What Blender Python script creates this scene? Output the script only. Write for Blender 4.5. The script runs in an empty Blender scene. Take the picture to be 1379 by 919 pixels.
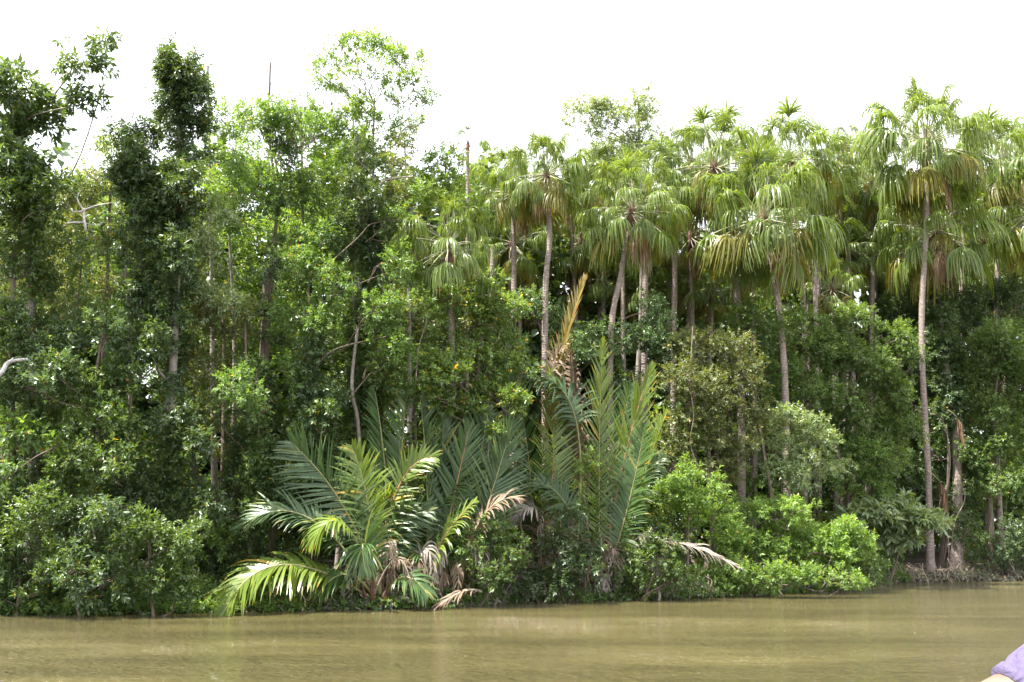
import bpy, math
import numpy as np
from mathutils import Vector

S = bpy.context.scene
COL = S.collection
R = math.radians
rng = np.random.default_rng(7)

# ------------------------------------------------------------------ camera, sky, sun, exposure
F_PX, CX, CY, PITCH, CAM_H = 1340.0, 689.5, 459.5, R(10.5), 2.4
cam_d = bpy.data.cameras.new("camera")
cam_d.sensor_width = 36.0
cam_d.lens = 36.0 * F_PX / 1379.0
cam_d.clip_end = 3000
cam = bpy.data.objects.new("camera", cam_d)
COL.objects.link(cam)
cam.location = (0, 0, CAM_H)
cam.rotation_euler = (R(90) + PITCH, 0, 0)
S.camera = cam

SUN_EL, SUN_AZ = R(66), R(-108)          # azimuth measured from +Y (behind the trees) towards +X
w = bpy.data.worlds.new("World")
S.world = w
w.use_nodes = True
nt = w.node_tree
nt.nodes.clear()
out = nt.nodes.new("ShaderNodeOutputWorld")
bg = nt.nodes.new("ShaderNodeBackground")
sky = nt.nodes.new("ShaderNodeTexSky")
sky.sky_type = 'NISHITA'
sky.sun_disc = False
sky.sun_elevation = SUN_EL
sky.sun_rotation = SUN_AZ
sky.dust_density = 3.0
sky.air_density = 1.0
mixc = nt.nodes.new("ShaderNodeMix")
mixc.data_type = 'RGBA'
mixc.inputs[0].default_value = 0.72      # bright thin overcast veil over the whole sky
mixc.inputs[7].default_value = (8.3, 8.3, 8.6, 1)
nt.links.new(sky.outputs[0], mixc.inputs[6])
nt.links.new(mixc.outputs[2], bg.inputs[0])
bg.inputs[1].default_value = 0.10
nt.links.new(bg.outputs[0], out.inputs[0])

sd = bpy.data.lights.new("sun", 'SUN')
sd.energy = 4.6
sd.angle = R(0.6)
sd.color = (1.0, 0.95, 0.86)
sun = bpy.data.objects.new("sun", sd)
COL.objects.link(sun)
sdir = Vector((math.sin(SUN_AZ) * math.cos(SUN_EL), math.cos(SUN_AZ) * math.cos(SUN_EL), math.sin(SUN_EL)))
sun.rotation_euler = sdir.to_track_quat('Z', 'Y').to_euler()
sun.location = (0, 0, 60)

S.view_settings.view_transform = 'Standard'
S.view_settings.look = 'None'
S.view_settings.exposure = 2.08
S.view_settings.gamma = 1.0
S.render.engine = 'CYCLES'
S.cycles.max_bounces = 7
S.cycles.diffuse_bounces = 4
S.cycles.glossy_bounces = 2
S.cycles.transmission_bounces = 4
S.cycles.sample_clamp_indirect = 4
S.cycles.use_denoising = True

# ------------------------------------------------------------------ placing helpers
FW = np.array([0, math.cos(PITCH), math.sin(PITCH)])
UP = np.array([0, -math.sin(PITCH), math.cos(PITCH)])
C0 = np.array([0, 0, CAM_H])


def ray(px, py):
    return FW + np.array([1, 0, 0]) * (px - CX) / F_PX + UP * (CY - py) / F_PX


def at(px, py, Y):
    d = ray(px, py)
    return C0 + d * (Y / d[1])


def mpp(Y, py=459):
    return Y / ray(CX, py)[1] / F_PX


_bank = [(-500, 832), (-200, 829), (0, 827), (150, 827), (300, 824), (450, 821), (600, 818), (700, 811), (800, 809), (950, 805), (1100, 797), (1185, 789), (1205, 784), (1379, 782), (1700, 777), (2100, 774)]
BP = []
for a, b in _bank:
    d = ray(a, b)
    q = C0 + d * (CAM_H / -d[2])
    BP.append((a, q[0], q[1]))
BP = np.array(BP)


def bank_px(px):
    return float(np.interp(px, BP[:, 0], BP[:, 2]))


def bank_x(x):
    return np.interp(x, BP[:, 1], BP[:, 2])


def vnoise(x, y, s=1.0):
    return (np.sin(x * 1.7 * s + 1.3 * np.sin(y * 1.1 * s)) + np.sin(y * 2.3 * s + 1.7 * np.sin(x * 0.9 * s) + 2)
            + 0.5 * np.sin(x * 4.1 * s + y * 3.3 * s)) / 2.5


def ground_z(x, y):
    v = y - bank_x(x)
    z = np.where(v < 0, np.maximum(v * 0.55, -1.6), 0.34 * (1 - np.exp(-np.maximum(v, 0) / 0.35)) + 0.05 * np.clip(v, 0, 14))
    return z + np.where(v > 0, 0.07 * vnoise(x, y, 1.0) + 0.03 * vnoise(x, y, 4.0), 0)


# ------------------------------------------------------------------ mesh builder
class MB:
    def __init__(s):
        s.V, s.Q, s.T, s.A, s.n = [], [], [], [], 0

    def add(s, V, Q=None, T=None, tint=0.5):
        V = np.asarray(V, dtype=np.float64).reshape(-1, 3)
        s.V.append(V)
        t = np.full(len(V), float(tint)) if np.isscalar(tint) else np.asarray(tint, dtype=np.float64)
        s.A.append(t)
        if Q is not None and len(Q): s.Q.append(np.asarray(Q).reshape(-1, 4) + s.n)
        if T is not None and len(T): s.T.append(np.asarray(T).reshape(-1, 3) + s.n)
        s.n += len(V)

    def mesh(s, name, mat, smooth=False):
        me = bpy.data.meshes.new(name)
        if not s.V: return me
        V = np.concatenate(s.V)
        Q = np.concatenate(s.Q) if s.Q else np.zeros((0, 4), int)
        T = np.concatenate(s.T) if s.T else np.zeros((0, 3), int)
        nl = len(Q) * 4 + len(T) * 3
        me.vertices.add(len(V)); me.vertices.foreach_set("co", V.astype(np.float32).ravel())
        me.loops.add(nl)
        me.loops.foreach_set("vertex_index", np.concatenate([Q.ravel(), T.ravel()]).astype(np.int32))
        np_ = len(Q) + len(T)
        me.polygons.add(np_)
        st = np.concatenate([np.arange(len(Q)) * 4, len(Q) * 4 + np.arange(len(T)) * 3])
        me.polygons.foreach_set("loop_start", st.astype(np.int32))
        me.polygons.foreach_set("loop_total", np.concatenate([np.full(len(Q), 4), np.full(len(T), 3)]).astype(np.int32))
        if smooth: me.polygons.foreach_set("use_smooth", np.ones(np_, bool))
        at_ = me.attributes.new("tint", 'FLOAT', 'POINT')
        at_.data.foreach_set("value", np.concatenate(s.A).astype(np.float32))
        me.materials.append(mat)
        me.update(calc_edges=True)
        return me

    def build(s, name, mat, parent=None, smooth=False):
        o = bpy.data.objects.new(name, s.mesh(name, mat, smooth))
        COL.objects.link(o)
        if parent is not None:
            o.parent = parent
            o.location = -np.array(parent.location) if parent.type == 'EMPTY' else (0, 0, 0)
        return o

    # a bent, tapered tube through points P with radii r
    def tube(s, P, r, k=6, tint=0.5, rough=0.0, smoothpath=True):
        P = np.asarray(P, float)
        if smoothpath and len(P) > 2: P, r = spline(P, r)
        r = np.broadcast_to(np.asarray(r, float), (len(P),)).copy()
        n = len(P)
        T = np.gradient(P, axis=0); T /= np.linalg.norm(T, axis=1)[:, None] + 1e-9
        ref = np.array([0.31, 0.2, 0.05]) if abs(T[0][2]) > 0.7 else np.array([0, 0, 1.0])
        A = np.cross(T, ref); A /= np.linalg.norm(A, axis=1)[:, None] + 1e-9
        B = np.cross(T, A)
        th = np.linspace(0, 2 * math.pi, k, endpoint=False)
        rr = r[:, None] * (1 + rough * (rng.random((n, k)) - .5))
        V = P[:, None] + rr[..., None] * (np.cos(th)[None, :, None] * A[:, None] + np.sin(th)[None, :, None] * B[:, None])
        i = np.arange(n - 1)[:, None] * k; j = np.arange(k)[None, :]; j2 = (j + 1) % k
        Q = np.stack([i + j, i + j2, i + k + j2, i + k + j], -1).reshape(-1, 4)
        s.add(V.reshape(-1, 3), Q, tint=tint)

    # many ribbons at once: P (n,m,3) centre lines, Wd (n,m,3) half-width vectors
    def ribbons(s, P, Wd, tint):
        n, m = P.shape[:2]
        V = np.stack([P - Wd, P + Wd], 2).reshape(-1, 3)
        base = np.arange(n)[:, None] * (2 * m); j = np.arange(m - 1)[None] * 2
        a = base + j
        Q = np.stack([a, a + 1, a + 3, a + 2], -1).reshape(-1, 4)
        s.add(V, Q, tint=np.repeat(tint, 2 * m))


def spline(P, r, per=5):
    P = np.asarray(P, float)
    r = np.broadcast_to(np.asarray(r, float), (len(P),))
    E = np.vstack([2 * P[0] - P[1], P, 2 * P[-1] - P[-2]])
    o, q = [], []
    for i in range(len(P) - 1):
        p0, p1, p2, p3 = E[i:i + 4]
        for t in np.linspace(0, 1, per, endpoint=False):
            o.append(.5 * (2 * p1 + (p2 - p0) * t + (2 * p0 - 5 * p1 + 4 * p2 - p3) * t * t + (3 * p1 - p0 - 3 * p2 + p3) * t ** 3))
            q.append(r[i] * (1 - t) + r[i + 1] * t)
    o.append(P[-1]); q.append(r[-1])
    return np.array(o), np.array(q)


def nrm(v):
    return v / (np.linalg.norm(v, axis=-1, keepdims=True) + 1e-9)


def empty(name, loc):
    o = bpy.data.objects.new(name, None)
    COL.objects.link(o)
    o.location = tuple(float(c) for c in loc)
    o.empty_display_size = 0.3
    return o


def tag(o, label=None, cat=None, group=None, kind=None):
    if label: o['label'] = label
    if cat: o['category'] = cat
    if group: o['group'] = group
    if kind: o['kind'] = kind
    return o


# ------------------------------------------------------------------ materials
def newmat(name):
    m = bpy.data.materials.new(name)
    m.use_nodes = True
    n = m.node_tree
    n.nodes.clear()
    o = n.nodes.new("ShaderNodeOutputMaterial")
    return m, n, o


def ramp(n, stops):
    r = n.nodes.new("ShaderNodeValToRGB")
    e = r.color_ramp.elements
    while len(e) < len(stops): e.new(0.5)
    for k, (p, c) in zip(e, stops):
        k.position = p; k.color = (*c, 1)
    return r


def leaf_mat(name, lo, hi, odd=(0.35, 0.28, 0.04), trans=0.4, rough=0.38, tmul=(1.9, 1.8, 0.5), oddat=0.965, spec=0.5):
    m, n, o = newmat(name)
    a = n.nodes.new("ShaderNodeAttribute"); a.attribute_name = "tint"
    mid = tuple((x + y) / 2 for x, y in zip(lo, hi))
    r = ramp(n, [(0, lo), (0.5, mid), (0.93, hi), (oddat, odd), (1.0, (odd[0], odd[1] * .6, odd[2]))])
    n.links.new(a.outputs["Fac"], r.inputs[0])
    oi = n.nodes.new("ShaderNodeObjectInfo")
    hs = n.nodes.new("ShaderNodeHueSaturation")
    mr = n.nodes.new("ShaderNodeMapRange")
    mr.inputs[3].default_value = 0.85; mr.inputs[4].default_value = 1.15
    n.links.new(oi.outputs["Random"], mr.inputs[0]); n.links.new(mr.outputs[0], hs.inputs["Value"])
    n.links.new(r.outputs[0], hs.inputs["Color"])
    p = n.nodes.new("ShaderNodeBsdfPrincipled")
    p.inputs["Roughness"].default_value = rough
    p.inputs["Specular IOR Level"].default_value = spec
    n.links.new(hs.outputs[0], p.inputs["Base Color"])
    t = n.nodes.new("ShaderNodeBsdfTranslucent")
    mu = n.nodes.new("ShaderNodeMix"); mu.data_type = 'RGBA'; mu.blend_type = 'MULTIPLY'; mu.inputs[0].default_value = 1
    mu.inputs[7].default_value = (*tmul, 1)
    n.links.new(hs.outputs[0], mu.inputs[6]); n.links.new(mu.outputs[2], t.inputs[0])
    mx = n.nodes.new("ShaderNodeMixShader"); mx.inputs[0].default_value = trans
    n.links.new(p.outputs[0], mx.inputs[1]); n.links.new(t.outputs[0], mx.inputs[2])
    n.links.new(mx.outputs[0], o.inputs[0])
    return m


def bark_mat(name, lo, hi, scale=(6, 6, 1.2), rings=0.0, bump=0.6, rough=0.85):
    m, n, o = newmat(name)
    tc = n.nodes.new("ShaderNodeTexCoord")
    mp = n.nodes.new("ShaderNodeMapping"); mp.inputs["Scale"].default_value = scale
    n.links.new(tc.outputs["Object"], mp.inputs[0])
    no = n.nodes.new("ShaderNodeTexNoise"); no.inputs["Scale"].default_value = 2.2; no.inputs["Detail"].default_value = 7; no.inputs["Roughness"].default_value = .65
    n.links.new(mp.outputs[0], no.inputs[0])
    r = ramp(n, [(0.3, lo), (0.7, hi)])
    n.links.new(no.outputs[0], r.inputs[0])
    p = n.nodes.new("ShaderNodeBsdfPrincipled"); p.inputs["Roughness"].default_value = rough
    src = r.outputs[0]; h = no.outputs[0]
    if rings:
        wv = n.nodes.new("ShaderNodeTexWave"); wv.bands_direction = 'Z'; wv.inputs["Scale"].default_value = rings
        wv.inputs["Distortion"].default_value = 1.5; wv.inputs["Detail"].default_value = 2
        n.links.new(tc.outputs["Object"], wv.inputs[0])
        mm = n.nodes.new("ShaderNodeMix"); mm.data_type = 'RGBA'; mm.blend_type = 'MULTIPLY'; mm.inputs[0].default_value = .35
        n.links.new(src, mm.inputs[6]); n.links.new(wv.outputs[0], mm.inputs[7]); src = mm.outputs[2]
        ad = n.nodes.new("ShaderNodeMath"); ad.operation = 'ADD'
        n.links.new(h, ad.inputs[0]); n.links.new(wv.outputs["Fac"], ad.inputs[1]); h = ad.outputs[0]
    n.links.new(src, p.inputs["Base Color"])
    b = n.nodes.new("ShaderNodeBump"); b.inputs["Strength"].default_value = bump; b.inputs["Distance"].default_value = 0.03
    n.links.new(h, b.inputs["Height"]); n.links.new(b.outputs[0], p.inputs["Normal"])
    n.links.new(p.outputs[0], o.inputs[0])
    return m


M = {}
M['dark'] = leaf_mat("leaf_dark", (.042, .075, .034), (.100, .152, .064), trans=.36, rough=.36)
M['mid'] = leaf_mat("leaf_mid", (.054, .100, .032), (.128, .190, .062), trans=.42, rough=.38)
M['bright'] = leaf_mat("leaf_bright", (.066, .125, .036), (.140, .220, .068), trans=.42, rough=.42)
M['lime'] = leaf_mat("leaf_lime", (.100, .175, .038), (.185, .280, .075), trans=.42, rough=.42)
M['olive'] = leaf_mat("leaf_olive", (0.08, 0.105, 0.042), (0.165, 0.19, 0.078), trans=.36, rough=.42)
M['pale'] = leaf_mat("leaf_pale", (.14, .20, .10), (.28, .35, .20), trans=.33, rough=.28)
M['gloss'] = leaf_mat("leaf_glossy", (.058, .105, .046), (.130, .190, .080), trans=.25, rough=.22, oddat=.95)
M['mangrove'] = leaf_mat("leaf_mangrove", (0.07, 0.125, 0.036), (0.15, 0.215, 0.06), odd=(.5, .38, .04), trans=.36, rough=.27, oddat=.95)
M['dusty'] = leaf_mat("leaf_dusty", (.10, .105, .075), (.21, .20, .15), trans=.15, rough=.7, odd=(.22, .17, .11))
M['fan'] = leaf_mat("palm_fan", (.085, .138, .032), (.190, .250, .066), odd=(.32, .28, .05), trans=.48, rough=.33, tmul=(1.8, 1.7, .4), oddat=.96)
M['fan_old'] = leaf_mat("palm_fan_yellow", (.13, .15, .03), (.24, .22, .04), odd=(.36, .26, .06), trans=.45, rough=.4, tmul=(2.0, 1.5, .4), oddat=.95)
M['fan_dead'] = leaf_mat("palm_fan_dead", (.16, .10, .06), (.34, .24, .16), odd=(.42, .33, .24), trans=.25, rough=.7, tmul=(1.5, 1.2, .8))
M['nypa'] = leaf_mat("nypa_leaflet", (.040, .085, .030), (.095, .150, .048), odd=(.28, .25, .06), trans=.34, rough=.34, spec=.35, tmul=(1.8, 1.8, .5), oddat=.985)
M['nypa_teal'] = leaf_mat("nypa_leaflet_bluish", (.044, .082, .036), (.095, .145, .062), odd=(.22, .24, .08), trans=.28, rough=.4, spec=.35, tmul=(1.6, 1.7, .6), oddat=.985)
M['nypa_lit'] = leaf_mat("nypa_leaflet_sunlit", (.095, .155, .030), (.195, .255, .052), odd=(.40, .33, .05), trans=.45, rough=.3, tmul=(1.9, 1.7, .4), oddat=.96)  # sunlight on the fronds put into a lighter, yellower leaflet colour
M['nypa_gold'] = leaf_mat("nypa_leaflet_golden", (.16, .16, .05), (.36, .26, .085), odd=(.42, .24, .07), trans=.4, rough=.4, tmul=(1.6, 1.2, .4), oddat=.8)
M['nypa_dead'] = leaf_mat("nypa_leaflet_dead", (.10, .068, .038), (.20, .145, .09), odd=(.30, .25, .18), trans=.2, rough=.65, tmul=(1.3, 1.1, .9), oddat=.85)
M['nypa_grey'] = leaf_mat("nypa_leaflet_grey", (.15, .125, .10), (.32, .285, .235), odd=(.50, .47, .42), trans=.12, rough=.55, tmul=(1.2, 1.1, .9), oddat=.8)
M['rachis'] = bark_mat("frond_stalk", (.13, .14, .05), (.28, .25, .11), rough=.45, bump=.2)
M['rachis_red'] = bark_mat("frond_stalk_reddish", (.20, .10, .045), (.34, .19, .09), rough=.45, bump=.2)
M['petiole'] = bark_mat("palm_petiole", (.22, .23, .12), (.42, .40, .27), rough=.5, bump=.2)
M['dead_stalk'] = bark_mat("dead_stalk", (.18, .13, .10), (.42, .34, .28), bump=.4)
M['palm_bark'] = bark_mat("palm_bark", (.17, .125, .105), (.40, .33, .29), scale=(4, 4, 5), rings=5.0, bump=.5)
M['bark'] = bark_mat("bark_brown", (.075, .052, .038), (.20, .155, .12))
M['bark_pale'] = bark_mat("bark_pale", (.12, .10, .082), (.34, .30, .26), scale=(5, 5, 2))
M['bark_white'] = bark_mat("bark_bleached", (.34, .31, .29), (.68, .65, .62), scale=(5, 5, 5))
M['fibre'] = bark_mat("palm_fibre", (.05, .022, .018), (.17, .08, .055), scale=(9, 9, 2), bump=1)


def ground_material():
    m, n, o = newmat("river_mud")
    tc = n.nodes.new("ShaderNodeTexCoord")
    a = n.nodes.new("ShaderNodeTexNoise"); a.inputs["Scale"].default_value = 1.3; a.inputs["Detail"].default_value = 10; a.inputs["Roughness"].default_value = .7
    n.links.new(tc.outputs["Object"], a.inputs[0])
    r = ramp(n, [(.3, (.035, .025, .018)), (.55, (.075, .055, .038)), (.75, (.14, .112, .082))])
    n.links.new(a.outputs[0], r.inputs[0])
    p = n.nodes.new("ShaderNodeBsdfPrincipled"); p.inputs["Roughness"].default_value = .8
    n.links.new(r.outputs[0], p.inputs["Base Color"])
    b = n.nodes.new("ShaderNodeBump"); b.inputs["Distance"].default_value = .08
    n.links.new(a.outputs[0], b.inputs["Height"]); n.links.new(b.outputs[0], p.inputs["Normal"])
    n.links.new(p.outputs[0], o.inputs[0])
    return m


def water_material():
    m, n, o = newmat("muddy_water")
    tc = n.nodes.new("ShaderNodeTexCoord")

    def noise(sc, scale, detail, rot=0.0, dist=0.0):
        mp = n.nodes.new("ShaderNodeMapping"); mp.inputs["Scale"].default_value = sc; mp.inputs["Rotation"].default_value = (0, 0, rot)
        n.links.new(tc.outputs["Object"], mp.inputs[0])
        t = n.nodes.new("ShaderNodeTexNoise"); t.inputs["Scale"].default_value = scale; t.inputs["Detail"].default_value = detail
        t.inputs["Distortion"].default_value = dist; t.inputs["Roughness"].default_value = .6
        n.links.new(mp.outputs[0], t.inputs[0])
        return t.outputs[0]

    big = noise((.16, .75, 1), 1.0, 6)
    r = ramp(n, [(.3, (.066, .057, .018)), (.7, (.112, .096, .034))])
    n.links.new(big, r.inputs[0])
    p = n.nodes.new("ShaderNodeBsdfPrincipled")
    p.inputs["IOR"].default_value = 1.33
    p.inputs["Roughness"].default_value = .07
    n.links.new(r.outputs[0], p.inputs["Base Color"])
    r1 = noise((1.1, 2.6, 1), 1.5, 5, R(6), .3)
    r2 = noise((3.5, 8.0, 1), 1.6, 3, R(-9), .2)
    ad = n.nodes.new("ShaderNodeMath"); ad.operation = 'MULTIPLY_ADD'; ad.inputs[1].default_value = .9
    n.links.new(r2, ad.inputs[0]); n.links.new(r1, ad.inputs[2])
    calm = ramp(n, [(.35, (.65, .65, .65)), (.65, (1, 1, 1))])
    n.links.new(noise((.07, .22, 1), 1.0, 3, R(4)), calm.inputs[0])
    b = n.nodes.new("ShaderNodeBump"); b.inputs["Distance"].default_value = .62
    n.links.new(calm.outputs[0], b.inputs["Strength"])
    n.links.new(ad.outputs[0], b.inputs["Height"]); n.links.new(b.outputs[0], p.inputs["Normal"])
    n.links.new(p.outputs[0], o.inputs[0])
    return m


def plain(name, c, rough=.7, trans=0):
    m, n, o = newmat(name)
    tc = n.nodes.new("ShaderNodeTexCoord")
    a = n.nodes.new("ShaderNodeTexNoise"); a.inputs["Scale"].default_value = 34 if trans else 9; a.inputs["Detail"].default_value = 6; a.inputs["Distortion"].default_value = 1.2 if trans else 0
    n.links.new(tc.outputs["Object"], a.inputs[0])
    r = ramp(n, [(.3, tuple(x * .88 for x in c)), (.7, tuple(min(1, x * 1.08) for x in c))])
    n.links.new(a.outputs[0], r.inputs[0])
    p = n.nodes.new("ShaderNodeBsdfPrincipled"); p.inputs["Roughness"].default_value = rough
    n.links.new(r.outputs[0], p.inputs["Base Color"])
    b = n.nodes.new("ShaderNodeBump"); b.inputs["Distance"].default_value = .02 if trans else .01; b.inputs["Strength"].default_value = .8 if trans else .3
    n.links.new(a.outputs[0], b.inputs["Height"]); n.links.new(b.outputs[0], p.inputs["Normal"])
    n.links.new(p.outputs[0], o.inputs[0])
    return m


# ------------------------------------------------------------------ ground and water
def build_ground():
    xs = np.concatenate([[-900, -400, -200, -90], np.linspace(-50, 70, 241), [110, 220, 420, 900]])
    vs = np.concatenate([[-900, -60, -12, -4, -2, -1, -.5, -.25], np.linspace(0, 3, 16), np.linspace(3.6, 20, 30), [30, 50, 90, 200, 900]])
    X, Vv = np.meshgrid(xs, vs)
    Y = bank_x(X) + Vv + 0.22 * vnoise(X, X * 0.3, 1.6) * (np.abs(Vv) < 3)
    Z = ground_z(X, Y)
    n, m = X.shape
    i = np.arange(n - 1)[:, None] * m; j = np.arange(m - 1)[None]
    Q = np.stack([i + j, i + j + 1, i + m + j + 1, i + m + j], -1).reshape(-1, 4)
    b = MB(); b.add(np.stack([X, Y, Z], -1).reshape(-1, 3), Q)
    tag(b.build("ground", ground_material(), smooth=True), 'dark muddy ground of the river bank and forest floor', kind='structure')
    b = MB()
    b.add([(-900, -900, 0), (900, -900, 0), (900, 900, 0), (-900, 900, 0)], [(0, 1, 2, 3)])
    tag(b.build("water", water_material()), 'murky olive brown river water with small ripples', kind='structure')


build_ground()

# ------------------------------------------------------------------ foliage generator
def sprigs(mb, C, AX, L=.13, W=.055, k=7, twig=.22, droop=.25, up=.55, yel=.01, jl=.35):
    """C (n,3) sprig bases, AX (n,3) twig axes: k leaves on each."""
    n = len(C)
    if n == 0: return
    AX = nrm(AX)
    a = rng.normal(size=(n, 3)); A = nrm(np.cross(AX, a)); B = np.cross(AX, A)
    kk = np.arange(k)
    th = kk * 2.4 + rng.random((n, 1)) * 6.28
    t = (kk + .6) / k
    sz = (0.62 + .75 * rng.random((n, 1)) ** 1.5)
    base = C[:, None] + AX[:, None] * (t[None, :, None] * twig) * sz[..., None]
    rad = np.cos(th)[..., None] * A[:, None] + np.sin(th)[..., None] * B[:, None]
    d = rad * (1.15 - .75 * t[None, :, None]) + AX[:, None] * (.25 + .7 * t[None, :, None]) + rng.normal(size=(n, k, 3)) * .18
    d[..., 2] -= droop
    d = nrm(d)
    N = AX[:, None] * .5 + np.array([0, 0, up]) + rng.normal(size=(n, k, 3)) * .32
    sd_ = nrm(np.cross(d, N)); N = nrm(np.cross(sd_, d))
    l = L * sz[..., None] * (1 + jl * (rng.random((n, k, 1)) - .5))
    wd = W * sz[..., None] * (1 + jl * (rng.random((n, k, 1)) - .5))
    p0 = base; p2 = base + d * l - N * l * .12
    m_ = base + d * l * .45
    p1 = m_ - sd_ * wd * .5 + N * wd * .16; p3 = m_ + sd_ * wd * .5 + N * wd * .16
    V = np.stack([p0, p1, p2, p3], 2).reshape(-1, 3)
    i = np.arange(n * k)[:, None] * 4
    T = np.concatenate([i + [0, 1, 2], i + [0, 2, 3]])
    cl = .20 * vnoise(C[:, 0] * 2.3 + C[:, 1], C[:, 2] * 2.6 - C[:, 1] * .7)[:, None]
    tint = np.clip(.45 + cl + .20 * rng.normal(size=(n, 1)) + .12 * rng.normal(size=(n, k)), 0, .92)
    tint = np.where(rng.random((n, k)) < yel, .96 + .04 * rng.random((n, k)), tint)
    mb.add(V, T=T, tint=np.repeat(tint.ravel(), 4))


def clumpy(blobs, dens, fill=.35, lump=.42, gap=.12, kind_v=False):
    """blobs (x,y,z,rx,ry,rz): sprig points over smaller lumps on each blob -> C, AX"""
    Cs, As = [], []
    for b in blobs:
        c = np.array(b[:3]); r = np.array(b[3:6]); rm = r.mean()
        ns = max(5, int(9 * (1 + rm * .55)))
        for s_ in range(ns):
            u = nrm(rng.normal(size=3)); u[2] = u[2] * .9 + .08
            rr = rng.uniform(.45, .92)
            sc = c + u * r * rr
            sr = rm * lump * rng.uniform(.55, 1.15)
            npt = int(dens * 4 * math.pi * sr * sr * rng.uniform(.6, 1.25) * 1.0)
            if npt < 1: continue
            q = nrm(rng.normal(size=(npt, 3)))
            q = q[(q[:, 2] > -.55) | (rng.random(npt) < .35)]
            h = vnoise(q[:, 0] * 3 + s_, q[:, 1] * 3 + q[:, 2] * 2.2)
            q = q[h > -1 + gap * 2]
            m = len(q)
            f = 1 - np.abs(rng.normal(size=(m, 1))) * fill
            f *= 1 + .18 * h[h > -1 + gap * 2][:, None]
            pts = sc + q * sr * f * (np.array([.92, .95, 1.25]) if kind_v else np.array([1.1, 1.1, .85]))
            kp = (pts[:, 1] < c[1] + .25 * r[1]) | (rng.random(m) < .25)
            pts, q = pts[kp], q[kp]; m = len(q)
            Cs.append(pts)
            As.append(nrm(q + .45 * u) + rng.normal(size=(m, 3)) * .35 + np.array([0, 0, .25]))
    if not Cs: return np.zeros((0, 3)), np.zeros((0, 3))
    return np.concatenate(Cs), np.concatenate(As)


NLEAF = [0]
KINDS = {  # material, leaf length, width, leaves per sprig, sprigs per m2, yellow share, droop
    'dark': dict(m='dark', L=.17, W=.065, k=8, d=15, y=.004, droop=.35),
    'darkbig': dict(m='dark', L=.26, W=.10, k=7, d=8.5, y=.004, droop=.45),
    'mid': dict(m='mid', L=.14, W=.06, k=8, d=19, y=.006, droop=.2),
    'bright': dict(m='bright', L=.13, W=.06, k=8, d=20, y=.01, droop=.15),
    'lime': dict(m='lime', L=.15, W=.065, k=8, d=17, y=.006, droop=.15),
    'olive': dict(m='olive', L=.14, W=.055, k=8, d=18, y=.02, droop=.25),
    'pale': dict(m='pale', L=.15, W=.055, k=8, d=17, y=.006, droop=.3),
    'palebig': dict(m='pale', L=.34, W=.12, k=7, d=9, y=.004, droop=.35),
    'gloss': dict(m='gloss', L=.16, W=.07, k=8, d=15, y=.004, droop=.15),
    'mangrove': dict(m='mangrove', L=.17, W=.075, k=8, d=14, y=.02, droop=-.05),
    'airy': dict(m='lime', L=.15, W=.06, k=7, d=7, y=.01, droop=.2),
    'airyolive': dict(m='pale', L=.15, W=.06, k=7, d=7, y=.04, droop=.2),
    'light': dict(m='bright', L=.24, W=.10, k=7, d=9, y=.02, droop=.35),
}


def crown(mb, kind, blobs, dm=1.0, ls=1.0, gap=.12, lump=.42, wide=1.0):
    K = KINDS[kind]
    if ls < 1.3 and kind not in ('darkbig', 'palebig'): ls *= .86; dm *= 1.12
    C, A = clumpy(blobs, K['d'] * dm / ls ** 2, gap=gap, lump=lump, kind_v=kind in ('dark', 'bright', 'mid'))
    z = ground_z(C[:, 0], C[:, 1])
    k = (C[:, 2] > z + .02) & (C[:, 2] > .05)
    C, A = C[k], A[k]
    sprigs(mb, C, A, K['L'] * ls, K['W'] * ls * wide, K['k'], .22 * ls, K['droop'], yel=K['y'])
    NLEAF[0] += len(C) * K['k']


def limb(mb, a, b, r0, r1, wob=.12, k=5):
    a, b = np.array(a), np.array(b)
    L = np.linalg.norm(b - a)
    m1 = a + (b - a) * .35 + rng.normal(size=3) * L * wob + np.array([0, 0, -.04 * L])
    m2 = a + (b - a) * .7 + rng.normal(size=3) * L * wob
    mb.tube([a, m1, m2, b], [r0, r0 * .75 + r1 * .25, r0 * .35 + r1 * .65, r1], k=k, rough=.25)


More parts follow.
